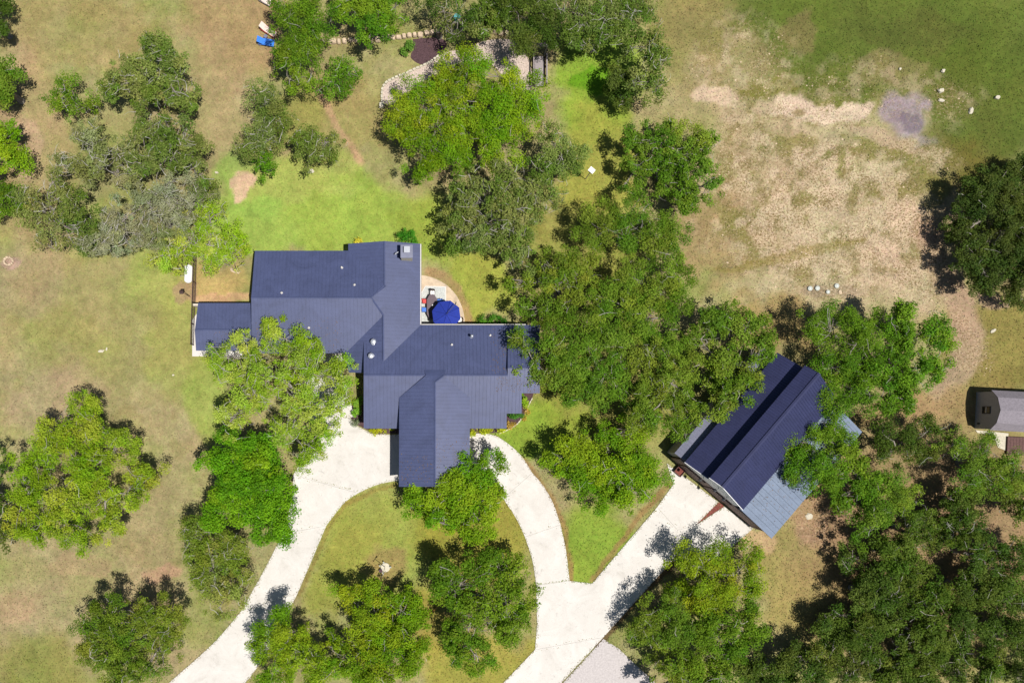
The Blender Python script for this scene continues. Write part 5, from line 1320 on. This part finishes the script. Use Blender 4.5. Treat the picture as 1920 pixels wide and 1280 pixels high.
def patio_chair(label, px, py, rz, seat, frame='dark_metal', cushion=None):
    q = at(px, py, 0.45); t = thing('patio_chair', label, 'chair', (q[0], q[1], 0.07), 'chairs around the patio table')
    c_, s_ = math.cos(rz), math.sin(rz)
    def W_(x, y, z): return (q[0] + x * c_ - y * s_, q[1] + x * s_ + y * c_, z)
    MB().box(W_(0, 0, 0.50), (0.54, 0.52, 0.05), rz).build('seat', M[seat], t, bevel=0.02)
    v = []
    for k in range(7):
        a = -0.9 + 1.8 * k / 6
        for rr, zz in ((0.29, 0.53), (0.35, 0.98)): v.append(W_(math.sin(a) * rr, -0.02 - math.cos(a) * rr, zz)); v.append(W_(math.sin(a) * (rr + 0.035), -0.02 - math.cos(a) * (rr + 0.035), zz))
    f = []
    for k in range(6):
        i = 4 * k; j = i + 4
        f += [(i, j, j + 2, i + 2), (i + 1, i + 3, j + 3, j + 1), (i + 2, j + 2, j + 3, i + 3), (i, i + 1, j + 1, j)]
    f += [(0, 2, 3, 1), (24, 25, 27, 26)]
    m = MB(); m.add(v, f); m.build('backrest', M[seat], t)
    for x in (-0.22, 0.22):
        for y in (-0.2, 0.2): MB().tube([W_(x, y, 0.07), W_(x * 0.95, y * 0.95, 0.5)], 0.018, 6).build('leg', M[frame], t)
        MB().tube([W_(x * 1.2, -0.22, 0.72), W_(x * 1.25, 0.18, 0.72), W_(x * 1.15, 0.22, 0.5)], 0.02, 6).build('armrest', M[frame], t)
    if cushion:
        for x in (-0.13, 0.13): MB().box(W_(x, 0.0, 0.56), (0.22, 0.44, 0.08), rz).build('cushion', M[cushion], t, bevel=0.02)
    return t
patio_chair('red patio chair on the left side of the table', 797, 565, -math.pi / 2, 'paint_red')
patio_chair('blue patio chair on the left side of the table, below the red one', 795.5, 581, -math.pi / 2, 'paint_blue')
patio_chair('dark patio chair with white cushions at the upper end of the table', 811, 549, math.pi, 'wood_dark', cushion='white')
patio_chair('blue patio chair on the right side of the table beside the parasol', 824, 565, math.pi / 2, 'paint_blue')
patio_chair('dark patio chair with white cushions peeping out right of the blue parasol', 862, 600, math.pi / 2 + 0.2, 'wood_dark', cushion='white')
uc = at(837, 589.5, 2.45)
um = thing('parasol', 'royal blue octagonal cantilever parasol over the patio', 'parasol', (*at(852, 573)[:2], 0.06))
Ru = 1.68; v = [(uc[0], uc[1], 2.78)]
for k in range(8):
    a = math.pi / 8 + k * math.pi / 4 + 0.12
    v.append((uc[0] + Ru * math.cos(a), uc[1] + Ru * math.sin(a), 2.24))
for k in range(8): v.append((v[k + 1][0], v[k + 1][1], 2.12))
f = [(0, 1 + k, 1 + (k + 1) % 8) for k in range(8)] + [(1 + k, 9 + k, 9 + (k + 1) % 8, 1 + (k + 1) % 8) for k in range(8)]
m = MB(); m.add(v, f); cn = m.build('canopy', M['canvas_blue'], um)
sd = cn.modifiers.new('solid', 'SOLIDIFY'); sd.thickness = 0.012
for k in range(8): MB().tube([(uc[0], uc[1], 2.74), (v[k + 1][0], v[k + 1][1], 2.21)], 0.014, 5).build('rib', M['dark_metal'], um)
for k in range(8): MB().tube([(uc[0], uc[1], 2.795), (v[k + 1][0], v[k + 1][1], 2.255)], 0.016, 5).build('seam', M['seam_blue'], um)
MB().lathe((uc[0], uc[1], 2.77), [(0.10, 0), (0.08, 0.06), (0.02, 0.10)], 10).build('finial', M['canvas_blue'], um)
b = at(852.5, 574); 
MB().tube([(b[0], b[1], 0.06), (b[0], b[1], 2.3), (b[0] - 0.05, b[1] - 0.05, 2.95)], 0.045, 8).build('mast', M['dark_metal'], um)
MB().tube([(b[0], b[1], 2.5), (b[0] + 0.02, b[1] - 0.15, 3.0), (uc[0] + 0.25, uc[1] + 0.3, 3.02), (uc[0], uc[1], 2.88)], 0.032, 8).build('arm', M['dark_metal'], um)
for rz in (0.35, 0.35 + math.pi / 2): MB().box((b[0], b[1], 0.085), (1.05, 0.09, 0.05), -rz).build('base_foot', M['dark_metal'], um)

# ------------------------------------------------------------------ footbridge
q = at(1011, 128); fb = thing('footbridge', 'small weathered grey wooden footbridge with dark rails between the trees', 'footbridge', (q[0], q[1], 0))
x0, x1 = at(1003, 0, 0.35)[0], at(1019.5, 0, 0.35)[0]; y1 = at(0, 106, 0.35)[1]; y0 = at(0, 162, 0.35)[1]
npk = int((y1 - y0) / 0.15)
for k in range(npk):
    yy = y0 + (k + 0.5) * (y1 - y0) / npk
    MB().box(((x0 + x1) / 2 + random.uniform(-0.01, 0.01), yy, 0.34 + random.uniform(-0.006, 0.006)), (x1 - x0, (y1 - y0) / npk - 0.012, 0.04)).build('plank', M['wood_grey'], fb)
for sx, xx in ((-1, x0 - 0.10), (1, x1 + 0.10)):
    MB().box((xx + sx * 0.02, (y0 + y1) / 2, 0.22), (0.10, y1 - y0, 0.26)).build('beam', M['wood_dark'], fb)
    MB().box((xx + sx * 0.14, (y0 + y1) / 2, 1.05), (0.14, y1 - y0, 0.05)).build('handrail', M['wood_grey'], fb)
    MB().box((xx + sx * 0.10, (y0 + y1) / 2, 0.68), (0.05, y1 - y0, 0.10)).build('rail', M['wood_dark'], fb)
    for k in range(4): MB().box((xx + sx * 0.10, y0 + 0.1 + k * (y1 - y0 - 0.2) / 3, 0.55), (0.09, 0.09, 1.0)).build('post', M['wood_dark'], fb)
ar = thing('arbor', 'grey wooden arbor beam at the upper end of the footbridge', 'arbor', ((x0 + x1) / 2, y1 + 0.35, 0))
for sx, xx in ((-1, x0 - 0.12), (1, x1 + 0.12)): MB().box((xx, y1 + 0.35, 1.1), (0.1, 0.1, 2.2)).build('post', M['wood_grey'], ar)
for k in range(3): MB().box(((x0 + x1) / 2, y1 + 0.2 + 0.15 * k, 2.2), (x1 - x0 + 0.5, 0.05, 0.12)).build('crossbeam', M['wood_grey'], ar)

# ------------------------------------------------------------------ sun loungers
def lounger(label, head, foot, mat, frame):
    a, b_ = np.array(at(*head, 0.4)), np.array(at(*foot, 0.4)); d = b_ - a; L = np.linalg.norm(d[:2]); d = d[:2] / L; n_ = np.array([-d[1], d[0]])
    t = thing('sun_lounger', label, 'sun lounger', (a[0] + d[0] * L / 2, a[1] + d[1] * L / 2, 0), 'sun loungers at the edge of the top left trees')
    rz = math.atan2(d[1], d[0]); hw_ = 0.34
    def W_(u, v_, z): return (a[0] + d[0] * u + n_[0] * v_, a[1] + d[1] * u + n_[1] * v_, z)
    m = MB(); m.add([W_(0.62, -hw_, .36), W_(L, -hw_, .34), W_(L, hw_, .34), W_(0.62, hw_, .36), W_(0.62, -hw_, .40), W_(L, -hw_, .38), W_(L, hw_, .38), W_(0.62, hw_, .40)],
                    [(3, 2, 1, 0), (4, 5, 6, 7), (0, 1, 5, 4), (1, 2, 6, 5), (2, 3, 7, 6), (3, 0, 4, 7)]); m.build('seat', M[mat], t)
    m = MB(); m.add([W_(0, -hw_, .80), W_(0.62, -hw_, .37), W_(0.62, hw_, .37), W_(0, hw_, .80), W_(0.02, -hw_, .85), W_(0.63, -hw_, .42), W_(0.63, hw_, .42), W_(0.02, hw_, .85)],
                    [(3, 2, 1, 0), (4, 5, 6, 7), (0, 1, 5, 4), (1, 2, 6, 5), (2, 3, 7, 6), (3, 0, 4, 7)]); m.build('backrest', M[mat], t)
    for v_ in (-hw_ - 0.03, hw_ + 0.03):
        MB().tube([W_(0.1, v_, .34), W_(L, v_, .34)], 0.03, 6).build('frame_rail', M[frame], t)
        for u in (0.25, L - 0.15): MB().tube([W_(u, v_, 0), W_(u, v_, .34)], 0.025, 6).build('leg', M[frame], t)
    return t
lounger('bright blue sun lounger beside the tall oak at the top', (483, 76), (514, 81), 'lounge_blue', 'paint_blue')
lounger('pale pink sun lounger with red frame above the blue lounger', (489, 48), (516, 65), 'lounge_pale', 'paint_red')
lounger('pale sun lounger cut by the top edge above the pink lounger', (486, -6), (508, 6), 'lounge_pale', 'wood_grey')
q = at(498, 68, 0.45); st = thing('side_table', 'small round lilac side table between the pink and blue loungers', 'table', (q[0], q[1], 0))
MB().lathe((q[0], q[1], 0.42), [(0.22, 0), (0.23, 0.02), (0.22, 0.04)], 16).build('table_top', M['roof_lilac'], st)
for k in range(3): w = k * 2.094; MB().tube([(q[0] + 0.17 * math.cos(w), q[1] + 0.17 * math.sin(w), 0), (q[0] + 0.08 * math.cos(w), q[1] + 0.08 * math.sin(w), 0.42)], 0.015, 5).build('leg', M['dark_metal'], st)

# ------------------------------------------------------------------ tank lids, hose, bird bath
for lb, px, py, r in (('pale round tank lid on the stony ground, leftmost of four', 1518, 541, 0.29), ('pale round tank lid, second from the left of four', 1531.8, 540.5, 0.29),
                      ('smaller pale round tank lid nearest the tree crown', 1551.5, 547.5, 0.24), ('pale round tank lid, rightmost of four', 1568, 536, 0.29)):
    q = at(px, py); t = thing('tank_lid', lb, 'lid', (q[0], q[1], 0), 'round tank lids on the stony ground')
    MB().lathe((q[0], q[1], -0.05), [(r, 0), (r, 0.17), (r * 0.93, 0.21), (r * 0.5, 0.23), (0.02, 0.24)], 20).build('lid_cover', M['lid'], t)
    MB().lathe((q[0], q[1], 0.16), [(0.05, 0), (0.05, 0.05), (0.01, 0.055)], 8).build('knob', M['galv'], t)
q = at(1575, 548); boulder('flat beige round stone beside the rightmost tank lid', 1575, 547.5, 0.5, 0.6, 0.12, M['stone'], 61, rz=0.4)
hs = MB(); hs.tube([(*at(x, y)[:2], 0.05) for x, y in smooth_curve([(796, 1159), (801, 1153), (808, 1148), (815, 1142), (822, 1134), (826, 1126)], 5)], 0.05, 6)
o = hs.build('garden_hose', M['orange'], None, True, loc=(*at(810, 1146)[:2], 0)); tag(o, 'orange hose lying on the island lawn between the two oaks', 'hose')
q = at(857, 32, 0.8); bb = thing('bird_bath', 'teal bird bath glimpsed under the thin oak at the top', 'bird bath', (q[0], q[1], 0))
MB().lathe((q[0], q[1], 0), [(0.22, 0), (0.2, 0.06), (0.08, 0.12), (0.07, 0.7), (0.12, 0.76)], 14).build('pedestal', M['teal'], bb, True)
MB().lathe((q[0], q[1], 0.76), [(0.12, 0), (0.36, 0.1), (0.40, 0.15), (0.36, 0.14), (0.1, 0.05)], 18).build('bowl', M['teal'], bb, True)

# ------------------------------------------------------------------ grass creeping over the edges of the concrete, and fallen leaves
ex_, ey_ = [], []
for o_ in list(driveway.children) + [pad]:
    vv = np.array([v.co[:2] for v in o_.data.vertices]); m_ = len(vv) // 2; pol = vv[:m_]
    for i in range(m_):
        a, b = pol[i], pol[(i + 1) % m_]; L = np.linalg.norm(b - a)
        k = int(L * 16); t_ = RNG.random(k)[:, None]; nn = np.array([-(b - a)[1], (b - a)[0]]) / (L + 1e-9)
        p_ = a + (b - a) * t_ + nn * RNG.normal(0.06, 0.09, k)[:, None] * (1 if True else -1)
        ex_.append(p_[:, 0]); ey_.append(p_[:, 1])
ex_ = np.concatenate(ex_); ey_ = np.concatenate(ey_)
# keep only outer edges, not the joints between slabs
inner = np.zeros(len(ex_), int)
for o_ in driveway.children:
    vv = np.array([v.co[:2] for v in o_.data.vertices]); pol = vv[:len(vv) // 2]; c0 = pol.mean(0)
    big = [tuple(p_ + (p_ - c0) / np.linalg.norm(p_ - c0) * 0.25) for p_ in pol]
    inner += in_poly(ex_, ey_, big)
kp = (inner <= 1)
ex_, ey_ = ex_[kp], ey_[kp]; n = len(ex_)
et, _ = ground_tone(ex_ * S + 960, 640 - ey_ * S)
pos = np.stack([ex_, ey_, RNG.uniform(0.05, 0.09, n)], 1)
nr = unit(np.stack([RNG.normal(0, 0.5, n), RNG.normal(0, 0.5, n), np.ones(n)], 1))
me = leaf_mesh('edge_grass', pos, nr, RNG.uniform(0.05, 0.14, n), np.clip(et * RNG.uniform(0.7, 1.1, (n, 1)), 0.004, 0.8), M['tone'])
o = bpy.data.objects.new('edge_grass', me); COL.objects.link(o); tag(o, 'ragged grass creeping over the edges of the concrete drive', 'grass', kind='stuff')
lx, ly = [], []
for (px, py, r) in TREES_FOR_LITTER:
    k = int(r * r / 40); a = RNG.uniform(0, 6.28, k); rr = r * 1.5 * np.sqrt(RNG.random(k))
    lx.append(px + rr * np.cos(a) - 12); ly.append(py + rr * np.sin(a) - 8)
lx = np.concatenate(lx); ly = np.concatenate(ly); n = len(lx)
pos = np.stack([(lx - 960) / S, (640 - ly) / S, np.full(n, 0.052)], 1)
nr = unit(np.stack([RNG.normal(0, 0.25, n), RNG.normal(0, 0.25, n), np.ones(n)], 1))
cl = np.array(alb(150, 112, 74)) * RNG.uniform(0.4, 1.2, (n, 1))
me = leaf_mesh('leaf_litter', pos, nr, RNG.uniform(0.05, 0.12, n), cl, M['tone'])
o = bpy.data.objects.new('leaf_litter', me); COL.objects.link(o); tag(o, 'fallen brown oak leaves scattered beneath the trees', 'leaves', kind='stuff')
# leaves blown onto the roofs under the overhanging trees
rp, rc = [], []
for pl, x0, y0, x1, y1, k in ((WWS, 480, 596, 640, 660, 260), (GWE, 818, 820, 878, 908, 160), (GWW, 752, 850, 812, 908, 110), (EWS, 930, 706, 1008, 735, 130), (EWN, 920, 616, 1000, 700, 220), (PS, 400, 622, 470, 655, 90), (LTP, 1500, 790, 1590, 900, 260)):
    for _ in range(k):
        x_, y_ = random.uniform(x0, x1), random.uniform(y0, y1) 
        if pl is LTP:
            w_ = bl(random.uniform(1, 15), random.uniform(c_se + 0.2, c_lt - 0.3)); q = (w_[0], w_[1], LTP.z(*w_))
        else: q = pl.hit(x_, y_)
        rp.append((q[0], q[1], q[2] + 0.03)); rc.append(np.array(alb(150, 120, 82)) * random.uniform(0.4, 1.1))
rp = np.array(rp); n = len(rp)
me = leaf_mesh('roof_leaf_litter', rp, unit(np.stack([RNG.normal(0, 0.2, n), RNG.normal(0, 0.2, n), np.ones(n)], 1)), RNG.uniform(0.05, 0.12, n), np.array(rc), M['tone'])
o = bpy.data.objects.new('roof_leaf_litter', me); COL.objects.link(o); tag(o, 'dry leaves blown onto the metal roofs under the trees', 'leaves', kind='stuff')
